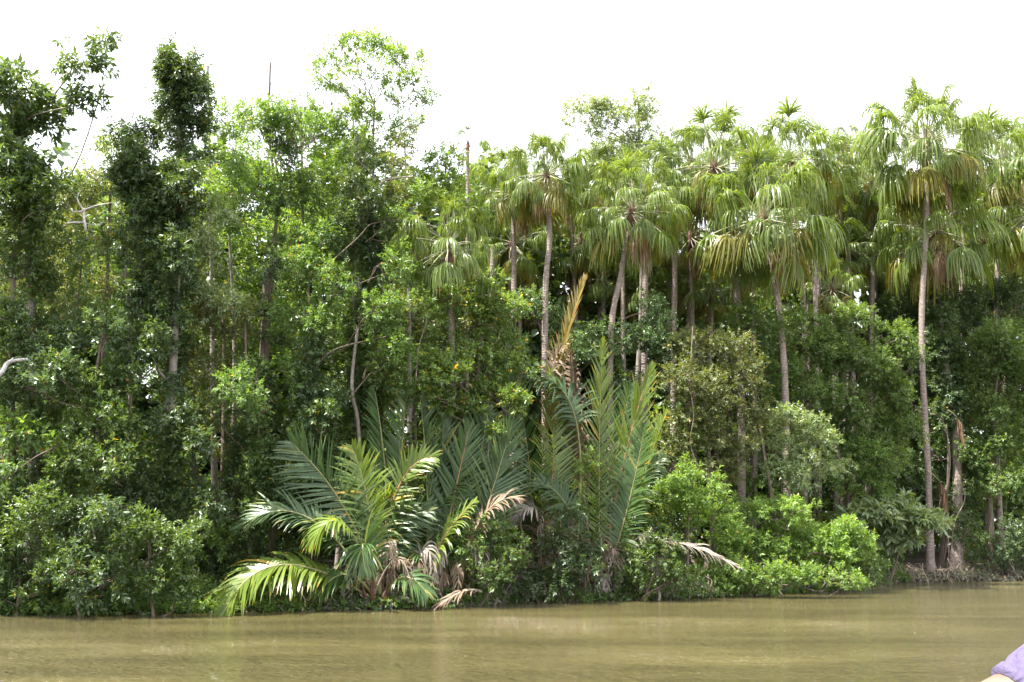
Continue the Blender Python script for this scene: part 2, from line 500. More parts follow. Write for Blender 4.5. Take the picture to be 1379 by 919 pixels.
def tree(name, label, cat, bpx, off, blobs, kind, tr=.16, trunk=None, bark='bark', dm=1.0, ls=1.0, gap=.12, lump=.42, group=None, vine=None, dz=1.0):
    """blobs: (px, py, r_px [, ry_px [, depth shift]]); trunk: extra (px,py) points from the base upwards."""
    Y = bank_px(bpx) + off
    base = at(bpx, 800, Y); base[2] = float(ground_z(base[0], base[1])) - .15
    root = empty(name, base)
    tag(root, label, cat, group)
    W_ = []
    for b in blobs:
        px, py, r = b[:3]; ry = b[3] if len(b) > 3 else r * .85; dy = b[4] if len(b) > 4 else rng.uniform(-1.1, .35)
        Yb = Y + dy
        c = at(px, py, Yb); s = mpp(Yb, py)
        W_.append((*c, r * s, r * s * dz, ry * s))
    top = max(W_, key=lambda q: q[2])
    tb = MB()
    if trunk:
        P = [base] + [at(px, py, Y) for px, py in trunk]
    else:
        P = [base, base + (np.array(top[:3]) - base) * .5 + rng.normal(size=3) * [.25, .2, 0], np.array(top[:3])]
    tr *= .72; rad = np.linspace(tr * 1.15, tr * .35, len(P)); rad[0] = tr * 1.5
    PP, rr = spline(P, rad)
    tb.tube(PP, rr, k=9, rough=.12, smoothpath=False)
    for b in W_:
        c = np.array(b[:3])
        zz = np.clip(c[2] - abs(np.hypot(c[0] - base[0], c[1] - base[1])) * .5 - b[5] * .4, base[2] + .3, PP[-1][2] - .1)
        i = int(np.argmin(np.abs(PP[:, 2] - zz)))
        limb(tb, PP[i], c, max(rr[i] * .5, .02), .012)
        for q in range(int(3 + b[3] * 2.5)):
            u = nrm(rng.normal(size=3)); u[2] = abs(u[2]) * .6
            limb(tb, PP[i] + (c - PP[i]) * rng.uniform(.6, 1), c + u * np.array(b[3:6]) * .8, .018 * max(1, b[3]) ** .5, .005, k=4)
    tb.build("trunk", M[bark], root, smooth=True)
    mb = MB()
    crown(mb, kind, W_, dm, ls, gap, lump)
    mb.build("crown", M[KINDS[kind]['m']], root)
    if cat == 'tree' and bpx < 600 and off < 5:
        vb = MB(); V_ = []
        n_ = int(5 + (PP[-1][2] - base[2]) * .9)
        for q in np.linspace(.1, .8, n_) + rng.normal(size=n_) * .02:
            j = int(np.clip(q, 0, 1) * (len(PP) - 1)); rv = rng.uniform(.28, .55)
            V_.append((*(PP[j] + rng.normal(size=3) * [.12, .1, .2] + [0, -.12, 0]), rv, rv * .9, rv * rng.uniform(1.2, 2)))
        vk = ('dark', 'mid', 'gloss')[int(bpx) % 3]
        crown(vb, vk, V_, 1.1, .9, gap=.1)
        vb.build("creeper", M[KINDS[vk]['m']], root)
    if vine:   # (kind, [(px,py,r)...]) creeper wrapped round the trunk
        vb = MB()
        vk, vl = vine
        V_ = []
        for v in vl:
            c = at(v[0], v[1], Y); s = mpp(Y, v[1])
            V_.append((*c, v[2] * s, v[2] * s, (v[3] if len(v) > 3 else v[2] * 1.3) * s))
        crown(vb, vk, V_, dm * 1.3, ls)
        vb.build("creeper", M[KINDS[vk]['m']], root)
    return root


# ------------------------------------------------------------------ fan palm
def fan_mesh(e, mat, seed, pet=1.4, L=1.05, g=1.0, span=R(125), nseg=58, closed=0.0):
    r_ = np.random.default_rng(seed)
    mb = MB()
    d = np.array([math.cos(e), 0, math.sin(e)])
    p = np.array([.08 * math.cos(e), 0, .0])
    P = [p.copy()]
    for i in range(5):
        d = nrm(d + np.array([0, r_.normal() * .03, -.07 * g * math.cos(e)])); p = p + d * pet / 5; P.append(p.copy())
    mb_p = MB()
    mb_p.tube(P, np.linspace(.026, .012, 6), k=4)
    y = np.array([0, 1.0, 0]); d = nrm(d)
    upv = nrm(np.cross(d, y)) * -1
    if upv[2] < 0 and d[2] < .9: upv = -upv
    a = np.linspace(-span, span, nseg) + r_.normal(size=nseg) * .03
    a *= (1 - closed)
    D = np.cos(a)[:, None] * d + np.sin(a)[:, None] * y + np.array([0, 0, -1.0]) * (.55 * (1 - np.cos(a)) * .6)[:, None]
    D = nrm(D)
    Ls = 1.12 * L * (.75 + .25 * np.cos(a * .6)) * (1 + .24 * r_.normal(size=nseg)).clip(.5, 1.6)
    m = 7
    pts = np.zeros((nseg, m, 3)); wv = np.zeros((nseg, m, 3))
    pos = np.repeat(p[None], nseg, 0); dr = D.copy()
    fl = (.5 + .12 * r_.normal(size=nseg))[:, None]
    for j in range(m):
        t = j / (m - 1)
        pts[:, j] = pos
        side = nrm(np.cross(dr, upv[None] + .25 * dr + 1e-3))
        alt = np.where(np.arange(nseg) % 2 == 0, 1, -1)[:, None] * .45
        nn = nrm(np.cross(side, dr))
        wdt = L * math.sin(min(t / .45, 1) * math.pi / 2) * .019 * (1 if t < .45 else max(.12, 1 - (t - .45) / .60))
        wv[:, j] = nrm(side + nn * alt) * (wdt + .002)
        gr = (.10 if t < .3 else .95) * g
        dr = nrm(dr + np.array([0, 0, -1.0]) * gr * (.7 + fl) + r_.normal(size=(nseg, 3)) * .07)
        pos = pos + dr * (Ls / (m - 1))[:, None]
    # older part of each segment tip goes yellow
    t0 = np.clip(.45 + .16 * r_.normal(size=nseg), 0, .9)
    mb.ribbons(pts, wv, t0)
    A_ = mb.A[-1].reshape(nseg, m, 2)
    A_ += (np.linspace(0, 1, m) ** 3 * .25)[None, :, None]
    mb.A[-1] = np.clip(A_, 0, 1).ravel()
    return mb.mesh("frond_blade", mat), mb_p.mesh("petiole", M['petiole'])


FAN = {'fresh': [], 'old': [], 'dead': []}
for i, e in enumerate((82, 76, 66, 56, 47, 38, 28, 18, 8, -2, -14, -26)):
    for v in range(2):
        up_ = e > 60
        FAN['fresh'].append((e, fan_mesh(R(e), M['fan'], 100 + i * 3 + v, pet=1.7 if up_ else 1.62, L=.78 if e > 70 else (.78 if up_ else .88 + .2 * v), g=.25 if e > 70 else (.65 if up_ else 1.05), span=R(70 if e > 70 else 118), closed=.35 if e > 80 else 0)))
for i, e in enumerate((6, -8, -22, -36, -48)):
    FAN['old'].append((e, fan_mesh(R(e), M['fan_old'], 200 + i, pet=1.45, L=1.0, g=1.2)))
for i, e in enumerate((-35, -55, -68)):
    FAN['dead'].append((e, fan_mesh(R(e), M['fan_dead'], 300 + i, pet=.8, L=1.2, g=1.6, closed=.45)))


def put(name, me, parent, loc, rz, sc, tilt=(0, 0)):
    o = bpy.data.objects.new(name, me)
    COL.objects.link(o)
    o.parent = parent
    o.location = tuple(float(c) for c in loc)
    o.rotation_euler = (tilt[0], tilt[1], rz)
    o.scale = (sc, sc, sc)
    return o


PN = [0]


def fan_palm(label, bpx, off, top, rpx, tr=.13, via=(), n=30, group='fan palms along the river bank', dead=2, near=True, airy=False, creeper=None):
    tr *= .84
    Y = bank_px(bpx) + off
    base = at(bpx, 800, Y); base[2] = float(ground_z(base[0], base[1])) - .12
    tp = at(*top, Y)
    s = rpx * mpp(Y, top[1]) / 2.25
    root = empty("fan_palm", base)
    tag(root, label, 'palm tree', group)
    P = [base] + [at(x, y, Y) for x, y in via] + [tp]
    if not via: P.insert(1, (base + tp) / 2 + rng.normal(size=3) * [.22, .2, 0])
    PP, rr = spline(P, np.r_[tr * 1.25, np.linspace(tr, tr * .8, len(P) - 1)], per=10)
    rr = rr * (1 + .05 * np.sin(np.arange(len(rr)) * 2.1)) + tr * .5 * np.exp(-np.linspace(0, 12, len(rr)) * 1.6)
    tb = MB(); tb.tube(PP, rr, k=10, smoothpath=False, rough=.08)
    tb.build("trunk", M['palm_bark'], root, smooth=True)
    fb = MB()
    d = nrm(PP[-1] - PP[-3])
    fb.tube([tp - d * .75 * s, tp - d * .3 * s, tp + d * .15 * s, tp + d * .55 * s], np.array([tr * 1.05, .2 * s, .17 * s, .04]), k=9, rough=.3)
    for q in range(16):   # loose fibres and old leaf bases
        a = rng.random() * 6.28; h = rng.uniform(-.7, .1) * s
        o_ = np.array([math.cos(a), math.sin(a), 0])
        st = tp + d * h + o_ * .12 * s
        fb.tube([st, st + o_ * .16 * s + [0, 0, -.02], st + o_ * .26 * s + [0, 0, -.3 * s]], [.02, .014, .004], k=3)
    fb.build("crown_fibre", M['fibre'], root)
    rel = tp - base
    a = rng.random() * 6.28
    m = int(n * (.6 if airy else 1.6))
    for i in range(m):
        t = (i + .5) / m
        e = 88 - 142 * t ** .85 + rng.normal() * 12
        a += 2.4 + rng.normal() * .15
        set_ = 'old' if e < -6 and rng.random() < .45 else 'fresh'
        L_ = FAN[set_]
        e0, (me, pm) = min(rng.permutation(np.array(L_, dtype=object)).tolist() if False else [L_[q] for q in rng.permutation(len(L_))], key=lambda z: abs(z[0] - e))
        sc = s * rng.uniform(.7, 1.12)
        f = put("frond", me, root, rel + d * (.25 - .35 * t) * s, a, sc, (rng.normal() * .14, rng.normal() * .10))
        PN[0] += 1
        if near: put("petiole", pm, f, (0, 0, 0), 0, 1)
    for i in range(dead):
        e0, (me, pm) = FAN['dead'][rng.integers(3)]
        f = put("frond", me, root, rel - d * .3 * s, rng.random() * 6.28, s * rng.uniform(.7, 1))
        f['label'] = 'dead brown frond hanging below the crown'
        if near: put("petiole", pm, f, (0, 0, 0), 0, 1)
    if creeper:
        vb = MB(); V_ = []
        for v in creeper[1]:
            c = at(v[0], v[1], Y); q = mpp(Y, v[1]); V_.append((*c, v[2] * q, v[2] * q, v[3] * q))
        crown(vb, creeper[0], V_, 1.2)
        vb.build("creeper", M[KINDS[creeper[0]]['m']], root)
    return root


G2 = 'distant fan palms crowding behind the front row'
PALMS = [
    # front and readable palms
    dict(label='tallest fan palm, its long pinkish grey trunk standing at the right water edge', bpx=1255, off=.9, top=(1247, 198), rpx=90, tr=.165, via=[(1250, 640), (1241, 450), (1248, 290)], n=42, dead=1),
    dict(label='fan palm with creeper wrapped leaning trunk just right of the tallest palm', bpx=1290, off=2.4, top=(1262, 312), rpx=80, tr=.235, via=[(1288, 600), (1266, 440)], n=36, dead=2,
         creeper=('dark', [(1282, 560, 20, 40), (1270, 450, 26, 60), (1262, 400, 20, 40), (1276, 510, 20, 50), (1293, 700, 12, 50)])),
    dict(label='broad fan palm with forked trunk top and drooping golden green crown, right of centre', bpx=1060, off=2.5, top=(1028, 300), rpx=98, tr=.16, via=[(1058, 540), (1047, 400)], n=44),
    dict(label='fan palm with curved pale trunk rising behind the feathery nipa fronds', bpx=826, off=4, top=(850, 288), rpx=74, tr=.14, via=[(822, 470), (836, 370)], n=38, dead=2),
    dict(label='slender straight fan palm with thin pale trunk behind the golden nipa frond', bpx=735, off=4.5, top=(736, 238), rpx=62, tr=.14, via=[(734, 420), (740, 320)], n=36, dead=2),
    dict(label='short fan palm with dark red fibrous heart left of the palm grove', bpx=600, off=2.0, top=(604, 335), rpx=76, tr=.16, n=30, dead=2),
    dict(label='fan palm with brown dead skirt and straight trunk behind the bright nipa fan', bpx=868, off=6, top=(872, 262), rpx=64, tr=.15, via=[(868, 440)], n=34, dead=4),
    dict(label='fan palm with thick leaning trunk left of the forked fan palm', bpx=1000, off=6, top=(962, 228), rpx=78, tr=.17, via=[(996, 440), (978, 340)], n=42, dead=2),
    dict(label='tall fan palm whose top stands directly behind the forked palm crown', bpx=1084, off=6, top=(1064, 218), rpx=70, tr=.13, via=[(1084, 450)], n=38, dead=2),
    dict(label='fan palm with grey trunk in the gap right of the golden nipa frond', bpx=690, off=7, top=(690, 262), rpx=58, tr=.13, via=[(692, 380)], n=34, dead=2),
    dict(label='small lone far palm poking up thin against the white sky', bpx=632, off=9, top=(630, 196), rpx=30, tr=.1, n=14, dead=1, airy=True),
    dict(label='fan palm at the right frame edge with full shaggy crown', bpx=1352, off=4, top=(1350, 228), rpx=74, tr=.15, n=42, dead=1),
    dict(label='lower fan palm cut by the right frame edge', bpx=1385, off=3, top=(1392, 290), rpx=74, tr=.15, n=36, dead=2),
]
# (px, base px, crown y, r, where)
BACK = [
    (655, 660, 262, 52, 'between the lime green tree and the slender straight palm'),
    (768, 770, 262, 54, 'just right of the slender straight fan palm'),
    (905, 900, 262, 58, 'left below the thick leaning palm'),
    (812, 815, 246, 54, 'in front of the airy olive crown, left of the curved trunk palm'),
    (930, 925, 222, 52, 'at the top left shoulder of the dense right hand grove'),
    (1000, 1010, 228, 56, 'behind the left half of the broad golden green crown'),
    (1105, 1100, 232, 54, 'right of the palm top behind the forked palm'),
    (1140, 1150, 236, 50, 'in the dip of the skyline between forked palm and tallest palm'),
    (1175, 1165, 250, 60, 'just left of the tallest palm crown'),
    (1200, 1215, 288, 62, 'under the left side of the tallest palm crown'),
    (1300, 1300, 222, 56, 'just right of the tallest palm crown'),
    (1180, 1190, 330, 60, 'low with yellow tips left of the tallest trunk'),
    (1325, 1330, 320, 64, 'low between the creeper wrapped palm and the frame edge'),
    (1090, 1092, 322, 60, 'low with dangling tips right of the forked trunk'),
    (930, 935, 320, 60, 'low with drooping yellow tips left of the thick leaning trunk'),
    (782, 782, 330, 60, 'low and dark between the slender straight palm and the curved trunk palm'),
    (690, 700, 330, 54, 'low and shaggy left of the slender straight palm trunk'),
    (1140, 1145, 335, 56, 'low and shaded halfway between forked palm and tallest palm'),
    (1400, 1400, 222, 64, 'cut by the right frame edge near the skyline'),
    (840, 850, 225, 40, 'of small size directly below the airy olive crown'),
    (1138, 1140, 196, 30, 'tiny and far, poking above the skyline dip'),
    (910, 905, 372, 48, 'lowest one left of the thick leaning trunk'),
    (1010, 1015, 370, 48, 'lowest one under the broad golden green crown'),
    (810, 806, 378, 46, 'lowest one left of the curved pale trunk'),
    (1225, 1228, 385, 44, 'lowest one hanging just left of the tallest palm trunk'),
    (700, 704, 392, 42, 'lowest one behind the glossy mangrove top'),
    (760, 765, 400, 42, 'lowest one just right of the golden orange frond'),
    (865, 862, 396, 44, 'lowest one between the curved pale trunk and the brown skirted palm'),
    (960, 965, 392, 46, 'lowest one behind the twiggy greyish tree top'),
    (1290, 1296, 392, 46, 'lowest one between the two right palm trunks and the frame edge'),
    (1350, 1356, 385, 50, 'lowest one at the right frame edge'),
    (1120, 1125, 392, 44, 'lowest one in the shade right of the forked palm trunk'),
]
for p in PALMS: fan_palm(**p)
for i, (cx, bx, cy, r_, wh) in enumerate(BACK):
    fan_palm('rear palm ' + wh, bx, rng.uniform(9, 13), (cx, cy), r_, tr=.13, n=26, group=G2, dead=2, near=True, airy=(r_ < 35))

# ------------------------------------------------------------------ nipa palms (feather fronds rising from the mud)
def bez(P, t):
    P = np.asarray(P, float); t = np.asarray(t)[:, None]
    while len(P) > 1:
        if P.ndim == 2: P = np.repeat(P[:, None], len(t), 1)
        P = P[:-1] * (1 - t) + P[1:] * t
    return P[0]


def nipa_frond(parent, pts, mat='nypa', L=1.05, n=52, face=(0, -1, .2), t0=.22, lift=.15, droop=.25, split=False, wid=.036, stalk='rachis', label=None, sides=(1, -1), rr=.032, a0=62, a1=26, messy=.09):
    """pts: (px,py,Y) control points of the stalk, base first."""
    C = np.array([at(*p) for p in pts])
    org = np.array(parent.location)
    ts = np.linspace(0, 1, 18)
    rp = bez(C, ts)
    rb = MB(); rb.tube(rp, np.linspace(rr * 1.5, rr * .25, 18), k=6, smoothpath=False)
    f = rb.build("frond", M[stalk], parent, smooth=True)
    if label: f['label'] = label
    t = np.linspace(t0, .995, n)
    base = bez(C, t); T = nrm(bez(C, np.minimum(t + .01, 1)) - bez(C, t - .01))
    N = np.asarray(face, float)[None] - T * (T @ np.asarray(face, float))[:, None]; N = nrm(N)
    Sd = np.cross(T, N)
    prof = np.sin(np.clip((t - t0) / (1 - t0) * .86 + .12, 0, 1) * math.pi) ** .55
    al = R(a0) + (R(a1) - R(a0)) * (t - t0) / (1 - t0)
    ph = rng.random() * 6; al = al + .10 * np.sin(t * 17 + ph) * np.sin(t * 7 + ph * 2) + .05 * np.sin(t * 41 + ph)
    for s in sides:
        nn = n
        d = T * np.cos(al)[:, None] + s * Sd * np.sin(al)[:, None] + N * lift + rng.normal(size=(nn, 3)) * messy
        d = nrm(d); l = L * prof * (1 + .10 * rng.normal(size=nn)) * np.where(rng.random(nn) < .07, rng.uniform(.3, .8, nn), 1)
        m = 6
        pt = np.zeros((nn, m, 3)); wv = np.zeros((nn, m, 3))
        pos = base.copy(); N2 = nrm(N + .55 * T * 1.0)
        kd = droop * (1 + .4 * rng.normal(size=nn))[:, None]
        for j in range(m):
            q = j / (m - 1)
            pt[:, j] = pos
            sw = nrm(np.cross(d, N2))
            wv[:, j] = sw * wid * (min(1, .35 + q * 3) * (1 - q ** 2.5) + .06)
            d = nrm(d + np.array([0, 0, -1.0]) * kd * (q + .15) * .55)
            pos = pos + d * (l / (m - 1))[:, None]
        tint = np.clip(.45 + .18 * rng.normal(size=nn), 0, 1)
        tv = np.repeat(tint[:, None], 12, 1).reshape(nn, m, 2)
        tipped = rng.random(nn) < .13
        tv[tipped, m - 2:] = rng.uniform(.94, 1, (tipped.sum(), 1, 1))
        l_ = rng.random(nn) < .02
        tv[l_] = .97
        if split:
            for i in range(nn):
                lb = MB(); lb.ribbons(pt[i:i + 1], wv[i:i + 1], tint[i:i + 1]); lb.A[-1] = tv[i].ravel()
                o = lb.build("leaflet", M[mat]); o.parent = f
        else:
            if s == sides[0]: ab = MB()
            ab.ribbons(pt, wv, tint); ab.A[-1] = tv.ravel()
    if not split:
        o = ab.build("leaflet_rows", M[mat]); o.parent = f; o['kind'] = 'stuff'
    return f


def nipa(label, bpx, off, fr):
    Y = bank_px(bpx) + off
    b = at(bpx, 800, Y); b[2] = float(ground_z(b[0], b[1]))
    root = empty("nipa_palm", b)
    tag(root, label, 'palm', 'nipa palms rising from the mud at the water edge')
    for f in fr:
        f = dict(f); nipa_frond(root, [(x, y, Y + dy) for x, y, dy in f.pop('p')], **f)
    px0 = bpx
    for q in range(5):      # older fronds crossing behind
        dx = rng.uniform(-55, 60) ; hh = rng.uniform(110, 220); dx2 = dx * rng.uniform(1.2, 1.9)
        fc = nrm(np.array([rng.normal() * .6, -.8, .3]))
        nipa_frond(root, [(px0 + rng.normal() * 6, 795, Y + .2), (px0 + dx * .3, 795 - hh * .45, Y + .5), (px0 + dx * .7, 795 - hh * .85, Y + .6), (px0 + dx2, 795 - hh * rng.uniform(.7, 1.05), Y + .5)],
                   mat=('nypa', 'nypa_lit', 'nypa_teal')[q % 3], L=rng.uniform(.8, 1.1), n=42, droop=rng.uniform(.2, .7), face=tuple(fc), t0=.22, messy=.13, stalk=('rachis', 'rachis_red')[q % 2], a0=66, a1=28)
    for q in range(3 if bpx < 520 else 6):      # limp dead fronds round the base
        dx = rng.uniform(-50, 50); hh = rng.uniform(5, 70)
        nipa_frond(root, [(px0, 800, Y), (px0 + dx * .4, 780 - hh, Y - .5), (px0 + dx * .8, 770 - hh, Y - .8), (px0 + dx, 800 - hh * .35, Y - .9)], mat=('nypa_dead', 'nypa_dead', 'nypa_grey')[q % 3],
                   L=rng.uniform(.35, .6), n=13, droop=1.5, face=(rng.normal() * .4, -.6, .6), stalk='dead_stalk', t0=.35, messy=.2, wid=.028, rr=.02, label='limp dead frond round the foot of the palm')
    # stubby stem of old leaf bases
    sb = MB()
    for q in range(9):
        a = rng.random() * 6.28; o_ = np.array([math.cos(a), math.sin(a) * .7, 0])
        sb.tube([b + o_ * .15 - [0, 0, .2], b + o_ * .28 + [0, 0, .3], b + o_ * .5 + [0, 0, rng.uniform(.6, 1.3)]], [.09, .07, .03], k=6, rough=.3)
    sb.build("leaf_base", M['fibre'], root, smooth=True)
    return root


FRONT, SIDEL, SIDER = (0, -1, .25), (-1, -.3, .1), (1, -.35, .1)
nipa('nipa palm with long sunlit frond arching left down to the water', 505, -.15, [
    dict(p=[(500, 806, 0), (430, 760, -.5), (345, 725, -1.4), (300, 828, -2.2)], face=(-.15, -.55, 1), L=1.45, n=54, droop=.55, lift=.05, split=True, mat='nypa_lit', wid=.045, t0=.25, a0=75, a1=30, label='frond arching over the water with brown tip'),
    dict(p=[(505, 800, 0), (455, 720, -.2), (400, 650, -.5), (320, 712, -.9)], face=(-.2, -.6, 1), L=1.1, n=48, droop=.4, split=True, mat='nypa_teal', t0=.3),
    dict(p=[(512, 800, 0), (478, 690, -.1), (440, 640, -.2), (392, 596, -.3)], face=(-.5, -1, .3), L=1.45, n=54, droop=.15, split=True, mat='nypa_teal', t0=.22, a0=78),
    dict(p=[(510, 800, .1), (480, 720, -.4), (455, 665, -.8), (422, 730, -1.1)], face=(-.2, -.3, 1), L=1.15, n=34, droop=.9, mat='nypa_lit', t0=.45, wid=.045),
    dict(p=[(512, 800, 0), (505, 720, -.2), (495, 650, -.3), (474, 603, -.3)], face=(-.2, -1, .1), L=1.0, n=44, droop=.25, mat='nypa_lit', t0=.3),
    dict(p=[(505, 805, 0), (480, 770, -.4), (455, 760, -.6), (430, 800, -.9)], face=(0, -.5, 1), L=.9, n=30, droop=.9, mat='nypa', t0=.3),
    dict(p=[(520, 800, 0), (535, 770, -.4), (556, 770, -.6), (575, 800, -.8)], face=(0, -.5, 1), L=.9, n=26, droop=.8, mat='nypa', t0=.3),
    dict(p=[(508, 800, .1), (500, 760, -.6), (480, 690, -.9), (492, 770, -1.1)], face=(0, -.6, .6), L=1.2, n=36, droop=.9, mat='nypa', t0=.2),
])
nipa('nipa palm of tall upright bluish blades just right of the arching one', 548, .7, [
    dict(p=[(530, 800, 0), (524, 700, 0), (520, 610, 0), (505, 528, -.1)], face=SIDEL, L=1.15, n=54, lift=.5, droop=.05, mat='nypa_teal', t0=.14, a0=50),
    dict(p=[(536, 800, 0), (536, 700, 0), (538, 620, 0), (548, 532, 0)], face=(-.75, -.65, 0), L=1.2, n=54, lift=.4, droop=.05, mat='nypa_teal', t0=.14, a0=50, split=True),
    dict(p=[(575, 800, 0), (578, 700, .1), (576, 620, .1), (566, 538, 0)], face=SIDER, L=1.2, n=54, lift=.45, droop=.05, mat='nypa_teal', t0=.14, a0=45),
    dict(p=[(560, 800, 0), (580, 700, .5), (600, 640, .6), (596, 560, .8)], face=(.4, -.8, 0), L=1.2, n=54, lift=.3, droop=.1, mat='nypa', t0=.16, a0=55),
    dict(p=[(545, 805, 0), (535, 740, -.4), (530, 700, -.5), (514, 748, -.9)], face=(0, -.4, 1), L=.75, n=26, droop=1.2, mat='nypa_grey', stalk='dead_stalk', t0=.62, wid=.05, messy=.12, label='bleached broken frond tip'),
    dict(p=[(548, 805, 0), (530, 760, -.4), (522, 745, -.5), (500, 790, -.9)], face=(0, -.5, 1), L=.7, n=26, droop=.8, mat='nypa_dead', stalk='dead_stalk', t0=.4, messy=.12, label='dead brown frond'),
    dict(p=[(560, 805, 0), (575, 770, -.4), (590, 720, -.5), (640, 675, -.7)], face=(-.3, -.5, 1), L=.8, n=34, droop=.9, mat='nypa_lit', stalk='rachis_red', t0=.3),
])
nipa('nipa palm with broad herringbone fronds on reddish stalks in mid clump', 612, .5, [
    dict(p=[(586, 795, 0), (596, 730, 0), (612, 670, 0), (632, 575, 0)], face=FRONT, L=1.35, n=58, droop=.06, lift=.12, mat='nypa', stalk='rachis_red', t0=.16, split=True, a0=60, a1=20, rr=.04),
    dict(p=[(612, 800, 0), (640, 730, 0), (662, 670, 0), (690, 570, -.1)], face=(.35, -.9, .1), L=1.45, n=58, droop=.06, lift=.1, mat='nypa_teal', t0=.14, a0=58, a1=20, split=True),
    dict(p=[(606, 800, .2), (625, 700, .3), (650, 620, .3), (655, 560, .3)], face=(.1, -1, 0), L=1.3, n=54, droop=.05, mat='nypa', t0=.2, a0=55),
    dict(p=[(615, 805, 0), (625, 740, -.5), (650, 660, -.7), (700, 672, -1)], face=(.1, -.4, 1), L=.8, n=34, droop=.9, mat='nypa_dead', stalk='dead_stalk', t0=.35, messy=.12, label='pale dying frond bent over to the right'),
    dict(p=[(605, 805, 0), (585, 760, -.4), (570, 720, -.5), (540, 760, -.8)], face=(0, -.5, 1), L=.9, n=34, droop=.7, mat='nypa', t0=.35),
])
nipa('nipa palm topped by a tall golden orange frond', 715, .8, [
    dict(p=[(715, 790, 0), (722, 660, .2), (735, 520, .2), (788, 374, 0)], face=(-.55, -.8, 0), L=.95, n=56, droop=.03, lift=.25, mat='nypa_gold', stalk='rachis', t0=.48, a0=30, a1=14, wid=.028, messy=.09, sides=(1, -1), split=True, label='golden orange frond standing above the rest'),
    dict(p=[(705, 790, 0), (702, 680, .3), (692, 560, .3), (690, 432, .2)], face=(0, -1, 0), L=1.0, n=54, droop=.05, mat='nypa_teal', t0=.55, a0=42, a1=12),
    dict(p=[(715, 790, 0), (720, 700, 0), (716, 620, 0), (700, 540, 0)], face=(-.4, -.9, 0), L=1.2, n=56, droop=.1, mat='nypa', t0=.18),
    dict(p=[(725, 790, 0), (740, 700, 0), (752, 620, 0), (742, 500, 0)], face=(.4, -.9, 0), L=1.2, n=56, droop=.1, mat='nypa_lit', t0=.2, stalk='rachis_red'),
    dict(p=[(770, 790, 0), (800, 560, -.1), (772, 500, -.3), (703, 512, -1.2)], face=(-.2, -.5, 1), L=1.35, n=46, droop=.75, mat='nypa_teal', t0=.45, wid=.045, split=True, label='glossy dark frond arching over to the left'),
    dict(p=[(712, 800, 0), (708, 720, -.4), (700, 650, -.6), (655, 690, -1)], face=(0, -.5, 1), L=.8, n=32, droop=1.0, mat='nypa_lit', t0=.5, stalk='dead_stalk'),
    dict(p=[(722, 800, 0), (730, 730, -.5), (735, 650, -.7), (690, 700, -1.1)], face=(.1, -.3, 1), L=1.0, n=34, droop=.9, mat='nypa_grey', stalk='dead_stalk', t0=.4, wid=.045, label='frond with sun bleached leaflets'),
    dict(p=[(722, 800, 0), (735, 740, -.5), (722, 680, -.7), (770, 730, -1.1)], face=(0, -.5, .8), L=1.0, n=34, droop=1.0, mat='nypa_dead', stalk='dead_stalk', t0=.3, messy=.1, label='brown dead frond drooping low'),
    dict(p=[(718, 800, 0), (745, 650, .3), (725, 480, .3), (760, 470, -.2)], face=(0, -.5, 1), L=.6, n=30, droop=.9, mat='nypa_dead', stalk='dead_stalk', t0=.6, messy=.15, label='dried curled frond at the top'),
])
nipa('nipa palm at the right of the clump with upright sunlit fronds', 806, .6, [
    dict(p=[(806, 790, 0), (808, 690, 0), (804, 590, 0), (812, 462, 0)], face=(.15, -1, 0), L=1.25, n=60, droop=.04, lift=.12, mat='nypa_lit', t0=.2, a0=55, a1=14, split=True),
    dict(p=[(812, 790, 0), (822, 690, 0), (842, 600, 0), (876, 496, -.1)], face=(-.15, -1, 0), L=1.35, n=60, droop=.04, lift=.12, mat='nypa_lit', stalk='rachis_red', t0=.2, a0=52, a1=12, split=True, rr=.04),
    dict(p=[(818, 790, 0), (842, 710, -.1), (868, 640, -.2), (897, 556, -.3)], face=(-.85, -.5, 0), L=1.1, n=56, droop=.04, lift=.45, mat='nypa_lit', t0=.16, a0=46),
    dict(p=[(812, 790, 0), (838, 720, -.3), (856, 650, -.5), (868, 575, -.8)], face=(-.4, -.8, .3), L=1.05, n=54, droop=.35, mat='nypa', t0=.2, split=True),
    dict(p=[(802, 790, 0), (786, 690, .2), (770, 620, .2), (768, 560, .2)], face=(-.3, -.9, 0), L=1.2, n=54, droop=.08, mat='nypa', t0=.2, stalk='rachis_red'),
    dict(p=[(800, 790, 0), (790, 700, -.1), (776, 560, -.2), (770, 476, -.3)], face=(-.8, -.4, 0), L=.95, n=48, droop=.9, lift=.1, mat='nypa_dead', stalk='dead_stalk', t0=.42, wid=.05, messy=.08, label='salmon brown dead frond hanging among the green'),
    dict(p=[(806, 795, 0), (790, 740, -.4), (760, 640, -.6), (722, 655, -.9)], face=(0, -.7, .7), L=.95, n=40, droop=.3, mat='nypa_teal', t0=.4),
    dict(p=[(815, 795, 0), (850, 720, -.4), (875, 690, -.5), (888, 770, -.9)], face=(0, -.5, 1), L=.8, n=26, droop=1.3, mat='nypa_grey', stalk='dead_stalk', t0=.5, messy=.12, label='pale dead frond hanging straight down'),
    dict(p=[(810, 795, .2), (815, 700, .5), (830, 600, .6), (850, 520, .6)], face=(0, -1, 0), L=1.2, n=54, droop=.1, mat='nypa', t0=.2),
])


def dead_frond(label, pts, L, mat, n=34, droop=.6, face=(0, -.4, 1), **k):
    b = at(*pts[0]); root = empty("dead_frond", b); tag(root, label, 'dead palm frond')
    f = nipa_frond(root, pts, mat=mat, L=L, n=n, droop=droop, face=face, stalk='dead_stalk', messy=.12, **k)


